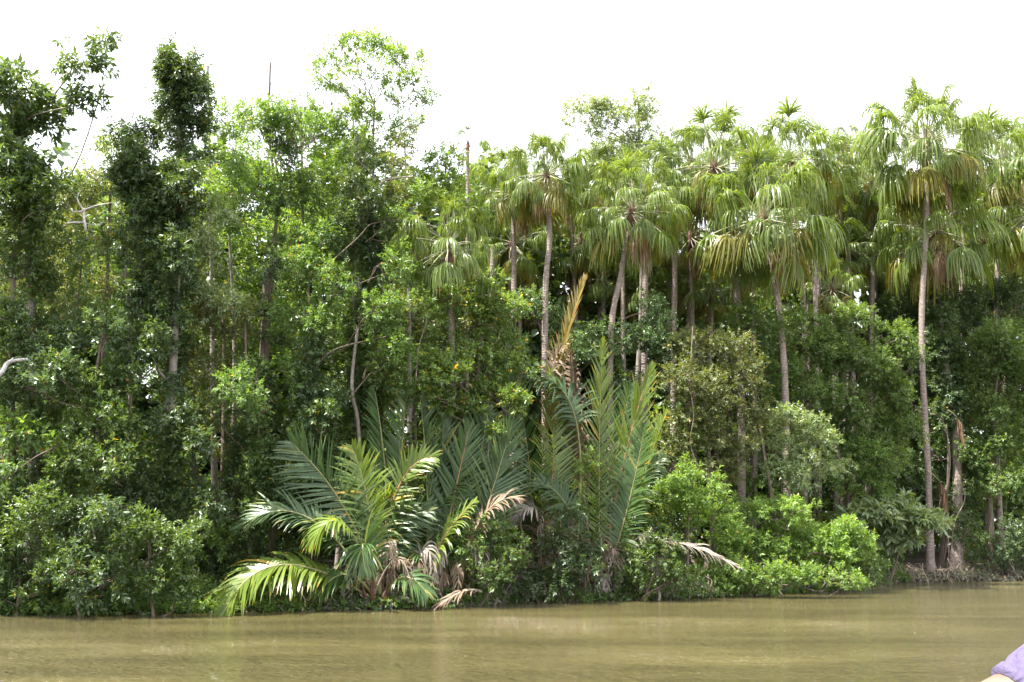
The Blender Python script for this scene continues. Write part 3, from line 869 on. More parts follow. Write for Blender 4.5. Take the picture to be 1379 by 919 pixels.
Yb = bank_px(960)
dead_frond('grey brown dead palm frond lying out to the right over the low bushes', [(845, 740, Yb - 1.2), (905, 715, Yb - 1.6), (950, 742, Yb - 1.9), (996, 765, Yb - 2.1)], .62, 'nypa_grey', t0=.15, a0=40, a1=18, split=True)
Yb = bank_px(610)
dead_frond('dried brown frond fallen with its tip in the water below the nipa clump', [(648, 797, Yb - .1), (630, 790, Yb - .6), (610, 800, Yb - .8), (584, 822, Yb - 1.1)], .5, 'nypa_dead', t0=.1, a0=30, a1=18, split=True, n=16)
Yb = bank_px(885)
dead_frond('pale shredded frond hanging vertically beside the bright shrubs', [(872, 735, Yb - .2), (880, 728, Yb - .7), (888, 745, Yb - .9), (888, 806, Yb - .9)], .5, 'nypa_grey', t0=.2, a0=15, a1=8, n=16)

# hanging dead fan fronds on the right trunks
def hung_fan(label, px, py, bpx, s):
    Y = bank_px(bpx) + .6
    p = at(px, py, Y)
    root = empty("dead_fan_frond", p); tag(root, label, 'dead palm frond')
    me, pm = fan_mesh(R(-20), M['fan_dead'], 411, pet=.7, L=1.25, g=2.6, closed=.62)
    f = put("leaf_blade", me, root, (-.55 * s, 0, .0), 0, s); put("petiole", pm, root, (-.55 * s, 0, 0), 0, s)


hung_fan('straw coloured dead fan frond hanging beside the tallest palm trunk', 1262, 634, 1255, .95)
hung_fan('grey dead fan frond caught high on the creeper wrapped palm trunk', 1287, 552, 1290, .8)

# ------------------------------------------------------------------ broadleaf trees and bushes
T = 'tree'
tree('jungle_tree', 'large dark leaved tree at the left edge with branch reaching up into the sky', T, 42, 1.6,
     [(15, 125, 52), (60, 160, 36), (100, 85, 36), (135, 62, 22), (115, 140, 30), (30, 175, 34), (60, 235, 34), (0, 235, 60), (140, 95, 16)], 'darkbig', tr=.24,
     trunk=[(48, 560), (40, 380), (30, 250), (0, 190)], bark='bark_pale', dm=1.4, gap=.15)
tree('jungle_tree', 'broad drooping tree filling the left edge below the dark leaved tree', T, 20, .8,
     [(20, 275, 62), (75, 275, 40), (10, 345, 55), (80, 330, 30), (0, 430, 50)], 'mid', tr=.18, dm=1.0)
tree('creeper_tree', 'tall narrow tree smothered by creeper forming the highest dark green column', T, 215, 1.8,
     [(240, 82, 26, 30), (244, 92, 33, 32), (256, 112, 26, 26), (248, 125, 38, 40), (228, 135, 26, 34), (238, 178, 42, 40), (265, 160, 24, 30), (180, 190, 34, 34), (205, 225, 50, 40), (262, 215, 30, 30), (195, 280, 48, 42), (240, 270, 40, 40), (188, 345, 42, 40), (238, 345, 30, 30), (205, 410, 40, 40), (190, 470, 36, 40), (172, 240, 30), (250, 240, 30), (222, 310, 36), (215, 370, 36)], 'dark', tr=.2,
     trunk=[(232, 520), (240, 330), (240, 100)], bark='bark_pale', dm=1.7, gap=.02, dz=.8)
tree('jungle_tree', 'thin leaved pale tree standing behind the tall creeper column', T, 290, 6,
     [(285, 130, 26), (305, 190, 34), (160, 200, 28), (275, 240, 36), (320, 260, 34), (280, 90, 16), (205, 110, 22)], 'airyolive', tr=.14, dm=1.0, gap=.3, bark='bark_pale')
tree('jungle_tree', 'sunlit olive tree filling the gap between the left edge and the creeper column', T, 118, 5,
     [(115, 260, 42), (150, 235, 30), (85, 355, 40), (130, 320, 46), (105, 400, 40), (150, 390, 30)], 'olive', tr=.15, dm=.8, gap=.2)
tree('jungle_tree', 'pale glossy tree with twisted limbs right of the creeper column trunk', T, 300, 2.2,
     [(280, 340, 40, 26), (262, 380, 34), (300, 410, 36, 30), (290, 290, 34, 26), (245, 380, 26)], 'pale', tr=.13, trunk=[(240, 520), (242, 430)], dm=.95, gap=.15)
tree('creeper_tree', 'second creeper covered tree with bright green leaves under the bare snag', T, 350, 3,
     [(372, 195, 34, 36), (345, 160, 30), (385, 160, 34), (335, 230, 36), (400, 170, 26), (330, 300, 40), (350, 265, 40), (310, 260, 24)], 'bright', tr=.17,
     trunk=[(352, 600), (356, 440), (378, 250)], dm=.9, gap=.15, vine=('dark', [(376, 215, 18, 32), (382, 265, 15, 30), (378, 320, 12, 26), (366, 180, 12, 20)]))
tree('jungle_tree', 'feathery light green tree left of the tall airy sunlit tree', T, 430, 4,
     [(430, 185, 36), (460, 225, 36), (420, 235, 36), (455, 170, 22), (430, 275, 40), (405, 145, 24)], 'bright', tr=.14, dm=.75, gap=.25, bark='bark_pale')
tree('jungle_tree', 'tallest airy tree with sparse yellow green crown spread against the white sky', T, 500, 3.2,
     [(450, 85, 22, 18), (480, 62, 18, 12), (515, 62, 26, 14), (545, 78, 24, 18), (562, 108, 18, 14), (440, 108, 18, 12), (520, 105, 24, 16), (548, 138, 26, 12), (485, 150, 20, 16), (535, 180, 22, 12), (575, 130, 10, 7), (478, 100, 14, 10), (425, 95, 10, 8), (462, 130, 16, 10), (500, 85, 16, 8), (565, 160, 12, 8), (455, 62, 12, 8), (510, 160, 16, 9)], 'airy', tr=.12,
     trunk=[(500, 600), (504, 420), (502, 250), (504, 140)], bark='bark_pale', dm=2.5, gap=.22, lump=.5)
tree('creeper_tree', 'dark creeper clad tree below the tall airy crown', T, 478, 2.4,
     [(490, 215, 28, 34), (478, 255, 26), (500, 280, 34), (470, 325, 36), (505, 335, 36), (520, 300, 26), (485, 185, 12, 18)], 'dark', tr=.15,
     trunk=[(480, 590), (482, 470), (476, 390), (488, 260)], bark='bark_pale', dm=1.2, gap=.08)
tree('jungle_tree', 'round topped lime green tree beside the first fan palms', T, 592, 3,
     [(600, 222, 28, 26), (575, 225, 24), (625, 258, 30, 26), (590, 265, 34), (560, 250, 22), (638, 290, 18)], 'lime', tr=.14, dm=.95, gap=.12)
tree('jungle_tree', 'fresh green tree of rounded clumps left of the centre thin trunks', T, 420, 1.6,
     [(410, 365, 36), (455, 385, 38), (395, 425, 36), (440, 445, 34), (385, 350, 22), (405, 500, 30), (515, 420, 34), (540, 360, 34), (550, 420, 34), (535, 480, 36), (430, 320, 26), (530, 300, 24)], 'bright', tr=.14, trunk=[(412, 620), (420, 480), (415, 380)], dm=1.0)
tree('jungle_tree', 'small light green tree low between the creeper columns', T, 325, 1.2,
     [(330, 525, 34, 24), (300, 545, 22), (352, 545, 22), (345, 500, 20)], 'bright', tr=.08, dm=.95)
tree('creeper_tree', 'dark creeper bound trunk in the shade left of the nipa clump', T, 412, 2.2,
     [(420, 520, 30, 40), (430, 580, 30, 36), (405, 600, 36), (395, 650, 36), (370, 620, 30), (440, 540, 24)], 'dark', tr=.12, dm=1.1)
tree('jungle_tree', 'airy olive crowned tree behind the palm grove against the sky', T, 835, 9,
     [(785, 150, 28, 18), (820, 145, 26, 16), (860, 140, 30, 20), (800, 175, 24, 14), (845, 170, 28, 16), (872, 165, 20), (830, 200, 34, 18), (770, 165, 14, 8), (895, 178, 14, 6), (870, 195, 26, 14)], 'airyolive', tr=.16, dm=2.1, ls=.9, gap=.22, lump=.5, bark='bark_pale')
tree('mangrove_tree', 'glossy mangrove tree with sunlit top in the centre above the nipa clump', T, 635, 1.8,
     [(610, 400, 36, 24), (655, 395, 36, 22), (590, 435, 30), (640, 440, 38, 30), (685, 415, 26, 22), (600, 480, 34), (650, 490, 38, 28), (575, 500, 26), (690, 470, 24), (560, 460, 22)], 'mangrove', tr=.12, dm=1.05)
tree('mangrove_tree', 'yellow leaf speckled mangrove just above the broad nipa fronds', T, 640, .9,
     [(600, 510, 28, 20), (625, 545, 34, 22), (665, 530, 34, 20), (700, 500, 26, 16), (650, 565, 30, 18), (590, 545, 20), (690, 545, 24), (610, 575, 22, 14), (675, 585, 22, 14)], 'mangrove', tr=.1, dm=1.2)
# left bank: dark wall of trees and bushes
tree('jungle_tree', 'tree with white glinting leaves below the bleached limb at left', T, 70, .6,
     [(55, 470, 36, 24), (75, 500, 38, 26), (30, 520, 36), (110, 450, 36, 28), (140, 440, 30), (100, 530, 34)], 'gloss', tr=.12, dm=1.05)
tree('jungle_tree', 'grey green rounded tree in the shaded left bank, second from the edge', T, 135, .5,
     [(140, 520, 36, 26), (120, 580, 40, 28), (160, 560, 36), (100, 620, 36), (150, 630, 36), (180, 500, 30)], 'mid', tr=.12, dm=1.0)
tree('jungle_tree', 'large pale leaved branchy tree leaning in low from the left edge', T, 5, -.1,
     [(10, 575, 34, 22), (45, 590, 32, 18), (80, 600, 20, 14), (5, 620, 30)], 'light', tr=.09, dm=.9, trunk=[(0, 640)])
tree('jungle_bush', 'dark bush at the left frame edge hanging over the water', 'bush', 25, -.5,
     [(10, 680, 44), (55, 700, 40), (20, 750, 44), (75, 760, 36), (0, 800, 26), (45, 800, 22)], 'mid', tr=.06, dm=1.0)
tree('jungle_bush', 'shaded bluish bush along the left waterline between two lighter bushes', 'bush', 120, -.5,
     [(105, 690, 36), (130, 730, 40), (100, 770, 34), (150, 780, 34), (125, 805, 22, 14), (160, 690, 34)], 'dark', tr=.06, dm=1.1)
tree('jungle_bush', 'rounded green bush bulging over the left water edge', 'bush', 215, -.8,
     [(200, 725, 40, 30), (240, 740, 36, 28), (190, 770, 34, 26), (235, 785, 32, 22), (265, 725, 22), (165, 795, 20, 16), (255, 800, 18, 14)], 'mid', tr=.06, dm=1.15)
tree('jungle_tree', 'dark understory tree behind the rounded left bank bush', T, 235, 1.2,
     [(230, 560, 34, 40), (215, 620, 36), (250, 650, 38), (200, 670, 36), (280, 600, 30), (290, 680, 30), (170, 650, 24)], 'dark', tr=.1, dm=1.05)
tree('jungle_bush', 'yellow green leafy bush in the shadow left of the arching nipa frond', 'bush', 312, 1.6,
     [(290, 700, 26, 18), (320, 695, 26, 16), (345, 720, 24, 18), (300, 735, 26)], 'lime', tr=.05, dm=.9)
tree('jungle_bush', 'deeply shaded bush under the arching nipa frond', 'bush', 330, 1.6,
     [(300, 775, 28, 24), (340, 770, 30, 26), (380, 760, 30), (320, 800, 24, 14), (360, 800, 22, 14)], 'dark', tr=.05, dm=1.1)
tree('jungle_tree', 'small leaved green tree standing behind the left nipa fronds', T, 370, 3.2,
     [(360, 660, 34), (350, 600, 30, 36), (390, 690, 34), (320, 640, 30), (450, 620, 34), (470, 560, 30, 36)], 'mid', tr=.1, dm=.95)
tree('jungle_tree', 'leafy tree filling the shade between the creeper column and the second creeper tree', T, 285, 2.8,
     [(270, 430, 40), (310, 440, 36), (260, 500, 40), (300, 500, 36), (330, 420, 30), (330, 610, 34), (290, 560, 34), (250, 590, 30)], 'olive', tr=.1, dm=.85)
tree('jungle_tree', 'dim leafy tree behind the glinting white leaved tree', T, 70, 2.4,
     [(70, 400, 40), (30, 440, 40), (110, 420, 36), (60, 560, 40), (20, 500, 36), (110, 350, 34), (70, 640, 40)], 'mid', tr=.1, dm=.85)
tree('jungle_tree', 'green tree between the twin stems and the glossy mangrove', T, 520, 2.2,
     [(500, 440, 30, 34), (520, 500, 34), (550, 530, 30), (490, 540, 30), (470, 500, 24)], 'mid', tr=.09, dm=.85)
tree('jungle_tree', 'low dark tree in front of the palm stems, behind the bright nipa fans', T, 870, 4.5,
     [(800, 470, 40), (850, 460, 40), (880, 430, 34), (760, 450, 36), (830, 520, 40), (900, 480, 36), (720, 420, 34)], 'gloss', tr=.1, dm=.9)
tree('jungle_tree', 'leafy tree closing the gap right of the twiggy greyish tree', T, 1060, 4,
     [(1040, 440, 40), (1000, 430, 30), (1080, 470, 44), (1040, 500, 40), (1090, 430, 30), (1100, 540, 36)], 'mid', tr=.1, dm=.95)
tree('jungle_tree', 'dark green tree behind the two right palm trunks', T, 1270, 5.5,
     [(1250, 420, 44), (1300, 430, 44), (1210, 430, 34), (1260, 490, 44), (1320, 400, 40), (1360, 410, 44), (1300, 520, 44), (1235, 560, 40)], 'dark', tr=.1, dm=1.0)
tree('jungle_tree', 'fine leaved tree filling the skyline between creeper column and bare snag', T, 310, 5,
     [(300, 170, 34), (325, 215, 36), (285, 215, 30), (310, 260, 40), (335, 175, 24)], 'airy', tr=.12, dm=2.0, gap=.2, bark='bark_pale')
tree('jungle_tree', 'fine leaved pale green tree under the left half of the tallest airy crown', T, 452, 5.5,
     [(440, 160, 34), (470, 200, 36), (420, 205, 34), (450, 250, 40), (475, 150, 24), (405, 170, 24)], 'airy', tr=.12, dm=1.9, gap=.2, bark='bark_pale')
tree('jungle_tree', 'light tree in the notch between the tallest airy tree and the lime green tree', T, 548, 6,
     [(540, 225, 34), (560, 270, 40), (525, 270, 34), (545, 190, 22)], 'olive', tr=.12, dm=.9, gap=.2, bark='bark_pale')
tree('jungle_tree', 'thin crowned tree right of the dark leaved left edge tree, against the sky', T, 165, 5,
     [(160, 215, 30), (140, 260, 36), (175, 250, 30), (120, 235, 24)], 'airyolive', tr=.1, dm=1.8, gap=.2, bark='bark_pale')
# nipa undergrowth
tree('jungle_bush', 'bushy creeper tangle under the nipa palms at the centre bank', 'bush', 640, -.2,
     [(640, 740, 30, 24), (665, 765, 30, 22), (625, 775, 24, 18), (600, 760, 24), (690, 745, 28), (660, 710, 24)], 'mid', tr=.05, dm=1.0)
tree('jungle_bush', 'dark green leafy mound below the hanging dead nipa fronds', 'bush', 740, -.3,
     [(720, 765, 28, 24), (750, 745, 30), (780, 770, 28, 22), (760, 790, 26, 14), (715, 790, 22, 12), (790, 735, 24), (770, 700, 24)], 'dark', tr=.05, dm=1.1)
tree('jungle_bush', 'climbing bright leaved vine in front of the salmon brown frond', 'vine', 788, -.3,
     [(786, 640, 14, 20), (778, 665, 14), (796, 620, 10, 12), (790, 685, 12)], 'lime', tr=.03, dm=1.0)
tree('jungle_bush', 'dense low bush at the foot of the right nipa palm', 'bush', 860, -.5,
     [(840, 770, 30, 22), (875, 755, 32, 22), (900, 775, 30, 20), (865, 790, 28, 12), (925, 780, 24, 18), (895, 735, 26, 18)], 'mid', tr=.05, dm=1.1)
# right bank
tree('jungle_tree', 'twiggy greyish tree draped with dry vines right of the nipa clump', T, 950, 2.6,
     [(940, 470, 44, 26), (985, 480, 40, 30), (920, 520, 40), (970, 530, 46), (1010, 510, 34), (930, 575, 44), (985, 590, 44), (905, 620, 34), (960, 630, 40), (1020, 560, 30)], 'olive', tr=.14, dm=.85, gap=.2)
tree('jungle_tree', 'dense sunlit topped tree between the forked palm and the tallest palm', T, 1150, 2.2,
     [(1150, 440, 36, 22), (1120, 470, 34), (1165, 490, 44, 30), (1200, 460, 32), (1110, 510, 34), (1150, 550, 46), (1200, 530, 36), (1215, 580, 30), (1190, 620, 40), (1220, 480, 20)], 'mid', tr=.14, dm=1.1)
tree('jungle_bush', 'pale glossy leaved bush at the foot of the forked palm', 'bush', 1075, 1.4,
     [(1065, 570, 32, 24), (1100, 590, 32, 24), (1050, 610, 34), (1090, 630, 36, 26), (1055, 650, 30), (1120, 630, 24)], 'pale', tr=.08, dm=1.05)
tree('jungle_bush', 'medium green bush right of the pale glossy bush', 'bush', 1160, 1.5,
     [(1150, 595, 26, 16), (1165, 620, 34, 24), (1140, 645, 30), (1180, 655, 30)], 'bright', tr=.07, dm=1.0)
tree('jungle_bush', 'lime green shrub catching the sun right beside the nipa clump', 'bush', 925, .9,
     [(925, 645, 28, 20), (905, 670, 28), (945, 670, 30), (925, 695, 32), (965, 650, 16), (925, 622, 8, 8)], 'lime', tr=.06, dm=1.1)
tree('jungle_bush', 'brightest spreading shrub sloping down over the bank', 'bush', 1030, .5,
     [(1000, 690, 34, 24), (1045, 695, 36, 26), (980, 720, 30), (1030, 730, 38, 26), (1080, 715, 30), (1060, 745, 34, 22), (1100, 735, 30), (1130, 715, 28), (1070, 690, 24), (1120, 750, 28), (1000, 750, 26), (970, 690, 26), (1150, 735, 26)], 'lime', tr=.07, dm=1.1)
tree('jungle_bush', 'low trailing green shrub touching the water below the brightest shrub', 'bush', 1010, -.5,
     [(1120, 780, 26, 12), (1150, 785, 24, 10), (965, 780, 30, 18), (1005, 780, 32, 18), (1045, 780, 30, 18), (1080, 772, 26, 16), (985, 760, 24, 16)], 'lime', tr=.05, dm=1.1)
tree('jungle_bush', 'low green shrub at the waterline left of the big leaved shrub', 'bush', 1130, -.5,
     [(1115, 765, 28, 18), (1150, 760, 30, 18), (1175, 770, 20, 14), (1135, 735, 28, 20)], 'mid', tr=.05, dm=1.15)
tree('broadleaf_shrub', 'shrub with large pale whorled leaves reaching toward the tallest palm trunk', 'shrub', 1195, -.6,
     [(1180, 690, 26, 16), (1205, 680, 22, 12), (1225, 705, 28, 16), (1190, 715, 30, 18), (1250, 700, 20, 9), (1215, 730, 26, 14), (1150, 700, 24, 16), (1268, 702, 10, 5)], 'palebig', tr=.06, dm=1.7)
tree('jungle_tree', 'broad dark tree at the right edge spreading layered branches', T, 1340, 2.2,
     [(1350, 460, 44, 30), (1320, 500, 40, 26), (1370, 520, 44), (1330, 550, 44, 24), (1365, 590, 44, 24), (1320, 610, 40, 22), (1350, 650, 44, 20), (1390, 470, 40), (1300, 470, 20)], 'mid', tr=.16, dm=1.0)
tree('jungle_tree', 'shaded leafy tree between the two right palm trunks', T, 1268, 3.5,
     [(1262, 470, 30), (1275, 560, 34), (1255, 620, 34), (1275, 670, 34), (1230, 660, 30), (1300, 640, 30), (1240, 560, 24)], 'dark', tr=.1, dm=1.1)
tree('jungle_bush', 'thin leafy sapling in front of the creeper wrapped palm foot', 'sapling', 1312, .4,
     [(1305, 740, 14, 10), (1320, 725, 14, 12), (1312, 760, 14, 10), (1330, 765, 12, 8), (1300, 715, 10)], 'mid', tr=.03, dm=.8)
tree('jungle_bush', 'low shaded bush at the right end of the bank', 'bush', 1372, .8,
     [(1350, 740, 26, 18), (1380, 725, 30), (1365, 765, 26, 12), (1395, 760, 26)], 'dark', tr=.05, dm=1.0)

# extra trees deeper in the wood behind the left bank, showing between the front trunks
for i, (px, off, kind, bl, wh) in enumerate([
    (60, 9, 'olive', [(60, 320, 60), (30, 400, 60), (90, 430, 50)], 'deep forest tree of olive tone behind the far left edge trees'),
    (170, 10, 'bright', [(160, 300, 50), (140, 380, 55), (180, 440, 50), (240, 460, 50)], 'deep forest tree showing bright green directly behind the creeper column'),
    (270, 9, 'mid', [(280, 300, 46), (300, 360, 50), (270, 450, 50), (310, 470, 40), (250, 520, 50)], 'deep forest tree right behind the pale glossy twisted tree'),
    (360, 10, 'lime', [(345, 330, 46), (390, 300, 40), (360, 400, 50), (350, 470, 50)], 'deep forest tree glowing lime behind the second creeper tree'),
    (455, 9, 'mid', [(450, 300, 46), (480, 350, 50), (450, 420, 50), (480, 480, 50), (450, 540, 50)], 'deep forest tree behind the dark creeper clad tree and twin stems'),
    (560, 10, 'olive', [(550, 320, 44), (580, 380, 50), (600, 450, 50), (540, 440, 50), (560, 520, 50)], 'deep forest tree of olive tone behind the short dark hearted fan palm'),
]):
    tree('jungle_tree', wh, T, px, off, bl, kind, tr=.13, dm=.7, ls=1.15, gap=.2, group='trees deeper in the forest behind the left bank')

# stuff: the dark wood behind
def back_wood():
    for nm, kind, lo, hi, zt, nb, ls, lab in (
            ('forest_foliage', 'dark', 13, 24, 1.0, 260, 2.8, 'dark mass of leaves filling the forest behind the front trees'),
            ('forest_understory', 'mid', 5, 12, .42, 120, 1.35, 'tangled green understory on the forest floor behind the bank')):
        B = []
        for i in range(nb):
            px = -160 + 1700 * (i + rng.random()) / nb
            off = rng.uniform(lo, hi); Y = bank_px(px) + off
            topy = 300 if px < 620 else 290
            if zt < 1: topy = 560 - 60 * rng.random()
            py = rng.uniform(topy, 780) if zt == 1 else rng.uniform(topy, 770)
            c = at(px, py, Y); r_ = rng.uniform(2.0, 3.2) if zt == 1 else rng.uniform(.9, 1.5)
            B.append((*c, r_ * 1.2, r_, r_))
        if zt == 1:
            for i in range(34):
                px = rng.uniform(590, 900) if i < 22 else rng.uniform(1180, 1420); Y = bank_px(px) + rng.uniform(11, 15)
                B.append((*at(px, rng.uniform(330, 600), Y), 2.2, 1.6, 2.0))
        if zt < 1:
            for i in range(46):
                px = rng.uniform(1150, 1440) if i < 34 else rng.uniform(-60, 160); Y = bank_px(px) + rng.uniform(5, 9)
                B.append((*at(px, rng.uniform(560, 765), Y), 1.5, 1.3, 1.3))
        mb = MB(); crown(mb, kind, B, .42 if zt == 1 else .25, ls, gap=.02, wide=2.1 if zt == 1 else 2.0)
        tag(mb.build(nm, M[KINDS[kind]['m']]), lab, kind='stuff')
    # dusty plants, roots and litter along the waterline
    mb = MB(); n = 4000
    px = rng.uniform(330, 1480, n); v = rng.uniform(-.35, .5, n) ; 
    Y = np.interp(px, BP[:, 0], BP[:, 2]) + v
    x = (px - CX) / F_PX * Y * 1.0
    Y = bank_x(x) + v
    z = np.maximum(ground_z(x, Y), 0) + rng.uniform(.02, .42, n) * (.1 + .9 * np.clip(vnoise(x, Y * .2, 1.2) + .5, 0, 1))
    Cc = np.stack([x, Y, z], -1)
    A = rng.normal(size=(n, 3)) * .5 + np.array([0, -.5, .25])
    sprigs(mb, Cc, A, .13, .055, 6, .14, .35, yel=.05)
    tag(mb.build("waterline_plants", M['dusty']), 'dusty grey silt coated plants fringing the waterline', kind='stuff')
    mb = MB(); n = 10500
    px = rng.uniform(-150, 1210, n); v = rng.uniform(-.45, 1.9, n)
    x = (px - CX) / F_PX * np.interp(px, BP[:, 0], BP[:, 2]); Y = bank_x(x) + v
    hh = .12 + .55 * np.clip(vnoise(x * 1.3, Y, 1.1) * .5 + .5, 0, 1) * np.clip(v + .5, 0, 1)
    z = np.maximum(ground_z(x, Y), 0) + rng.uniform(.1, 1, n) * hh
    sprigs(mb, np.stack([x, Y, z], -1), rng.normal(size=(n, 3)) * .5 + np.array([0, -.4, .6]), .13, .058, 8, .18, .2, yel=.02)
    tag(mb.build("bank_ground_cover", M['bright']), 'low leafy ground cover spilling down the bank under the nipa palms and bright shrubs', kind='stuff')
    mb = MB()
    for i in range(260):
        px_ = rng.uniform(380, 1450); Y0 = bank_px(px_) + rng.uniform(-.1, .6)
        a = at(px_, 800, Y0); a[2] = float(ground_z(a[0], a[1])) + rng.uniform(.2, .8)
        b = a + np.array([rng.normal() * .25, rng.uniform(-.6, -.2), 0]); b[2] = rng.uniform(-.15, .1)
        mb.tube([a, (a + b) / 2 + rng.normal(size=3) * .1, b], [.02, .015, .008], k=4)
    tag(mb.build("bank_roots", M['dead_stalk'], smooth=True), 'thin pale roots and dead sticks trailing into the water', kind='stuff')


back_wood()

# ------------------------------------------------------------------ bare wood
def bare(name, label, cat, bpx, off, lines, mat):
    Y = bank_px(bpx) + off
    b = at(lines[0][0][0], lines[0][0][1], Y)
    mb = MB()
    root = empty(name, b); tag(root, label, cat)
    for i, (l, r0, r1) in enumerate([(q[:-2], q[-2], q[-1]) for q in lines]):
        P = [at(x, y, Y + rng.normal() * .15) for x, y in l]
        m_ = MB(); m_.tube(P, np.linspace(r0, r1, len(P)), k=7, rough=.2)
        m_.build("trunk" if i == 0 else "branch", M[mat], root, smooth=True)


bare('dead_snag', 'bare dead snag spike sticking up above the creeper covered trees', 'dead tree', 362, 5.5, [[(366, 800), (360, 480), (372, 300), (361, 165), (363, 120), (364, 84), .07, .035], [(361, 150), (356, 140), (352, 138), .02, .008], [(363, 118), (367, 108), .015, .006]], 'bark')
bare('bleached_branch', 'twisted bleached bare branches among the leaves at upper left', 'dead branch', 110, .4, [[(116, 312), (114, 300), (112, 283), .035, .035], [(114, 300), (95, 300), (80, 306), .03, .01], [(112, 285), (96, 285), (84, 274), .035, .01], [(112, 283), (104, 268), (108, 256), .03, .01], [(112, 283), (130, 277), (158, 272), .03, .008], [(112, 300), (125, 303), (138, 302), .02, .008], [(104, 268), (98, 262), .012, .006]], 'bark_white')
bare('bleached_branch', 'short thick bleached limb poking in at the left edge', 'dead branch', 10, -.2, [[(-25, 520), (0, 505), (12, 488), (38, 484), .09, .05], [(12, 488), (18, 482), .03, .015]], 'bark_white')
bare('dead_branch', 'curved thin bare limb in front of the short fan palm', 'dead branch', 520, 2.0, [[(505, 262), (515, 245), (535, 240), (556, 238), .05, .02], [(500, 290), (520, 300), (545, 296), (590, 306), .03, .01]], 'bark_pale')
thin = [(467, 4.0, 470), (497, 3.4, 500), (300, 2.6, 300), (232, 3.4, 236), (480, 1.5, 484)]
for lab, (bx, off, pts, r_, mt) in {
    'slim pale twin stem, left one, in the shaded centre left forest': (486, 2.6, [(486, 800), (470, 520), (478, 400), (474, 330)], .11, 'bark_pale'),
    'slim straight pale stem right beside the twin stem': (503, 3.0, [(502, 800), (505, 520), (502, 400), (503, 330)], .09, 'bark_pale'),
    'reddish brown trunk in deep shade below the pale glossy tree': (298, 3.6, [(298, 800), (300, 620), (302, 480), (300, 400)], .11, 'bark'),
    'pale trunk section showing left of the sunlit olive tree': (38, 3.0, [(44, 800), (42, 430), (38, 340), (30, 300)], .18, 'bark_pale'),
    'brown trunk in the shade right of the reddish brown trunk': (344, 3.8, [(346, 800), (346, 600), (352, 480), (358, 360)], .14, 'bark'),
    'dark trunk behind the creeper column foot': (218, 3.2, [(216, 800), (220, 640), (232, 480), (238, 340)], .14, 'bark'),
    'curving brown trunk low behind the tall nipa blades': (486, 1.6, [(492, 800), (484, 590), (474, 520), (482, 440)], .10, 'bark_pale'),
}.items():
    bare('bare_trunk', lab, 'tree trunk', bx, off, [[*pts, r_ * .75, r_ * .5]], mt)
# slim palm stems in the dark grove
for i, (bx, ty, tx) in enumerate([(905, 300, 910), (1104, 330, 1096), (1150, 320, 1142), (1212, 340, 1216), (1165, 330, 1176), (660, 330, 664)]):
    bare('palm_stem', 'slender bare palm stem ' + ('left of the thick leaning palm trunk', 'right of the forked palm trunk', 'midway from forked palm to tallest palm', 'just left of the tallest palm trunk', 'third to the left of the tallest palm trunk', 'left of the slender straight palm, behind the mangrove')[i], 'palm trunk', bx, 8 + i % 3, [[(bx, 790), ((bx + tx) / 2 + rng.normal() * 3, 500), (tx, ty), .14, .11]], 'palm_bark')
    for o in [q for q in COL.objects if q.name.startswith('palm_stem')]: o['group'] = 'slender palm stems in the dark grove'

# ------------------------------------------------------------------ hanging vines
def vines():
    for i, (px, y0, y1, off) in enumerate([(655, 560, 800, -.2), (932, 440, 640, 1.6), (1292, 640, 790, .9), (1277, 560, 770, .7), (560, 330, 560, 1.2)]):
        Y = bank_px(px) + off
        P = [at(px + rng.normal() * 5 + j * rng.normal() * 2, y0 + (y1 - y0) * j / 5, Y + rng.normal() * .1) for j in range(6)]
        root = empty('hanging_vine', P[0])
        tag(root, 'thin brown vine stem hanging ' + ('under the middle of the nipa clump', 'at the left side of the twiggy greyish tree', 'against the foot of the creeper wrapped palm', 'beside the grey dead fan frond', 'in front of the green trees above the tall nipa blades')[i], 'vine', 'thin hanging vine stems')
        mb = MB(); mb.tube(P, [.014] * 6, k=5, rough=.3); mb.build('stem', M['dead_stalk'], root, smooth=True)


vines()
tree('jungle_bush', 'shaded leafy bush closing the gap between the right nipa palm and the lime green shrub', 'bush', 872, 2.2,
     [(850, 700, 30, 28), (885, 705, 30, 28), (865, 670, 24, 20), (900, 740, 26), (845, 740, 26)], 'mid', tr=.05, dm=1.3, gap=.05)

# ------------------------------------------------------------------ person in the boat (only sleeve and arm come into the frame)
def skin(name, J, E, mat, parent, sub=2):
    me = bpy.data.meshes.new(name)
    me.from_pydata([j[0] for j in J], E, [])
    me.materials.append(mat)
    o = bpy.data.objects.new(name, me); COL.objects.link(o)
    o.parent = parent; o.location = -np.array(parent.location)
    m = o.modifiers.new("skin", 'SKIN'); m.use_smooth_shade = True
    sv = me.skin_vertices[0].data
    for k, j in enumerate(J):
        r_ = j[1]; sv[k].radius = (r_, r_) if np.isscalar(r_) else r_
        sv[k].use_root = (k == 0)
    s_ = o.modifiers.new("sub", 'SUBSURF'); s_.levels = sub; s_.render_levels = sub
    return o


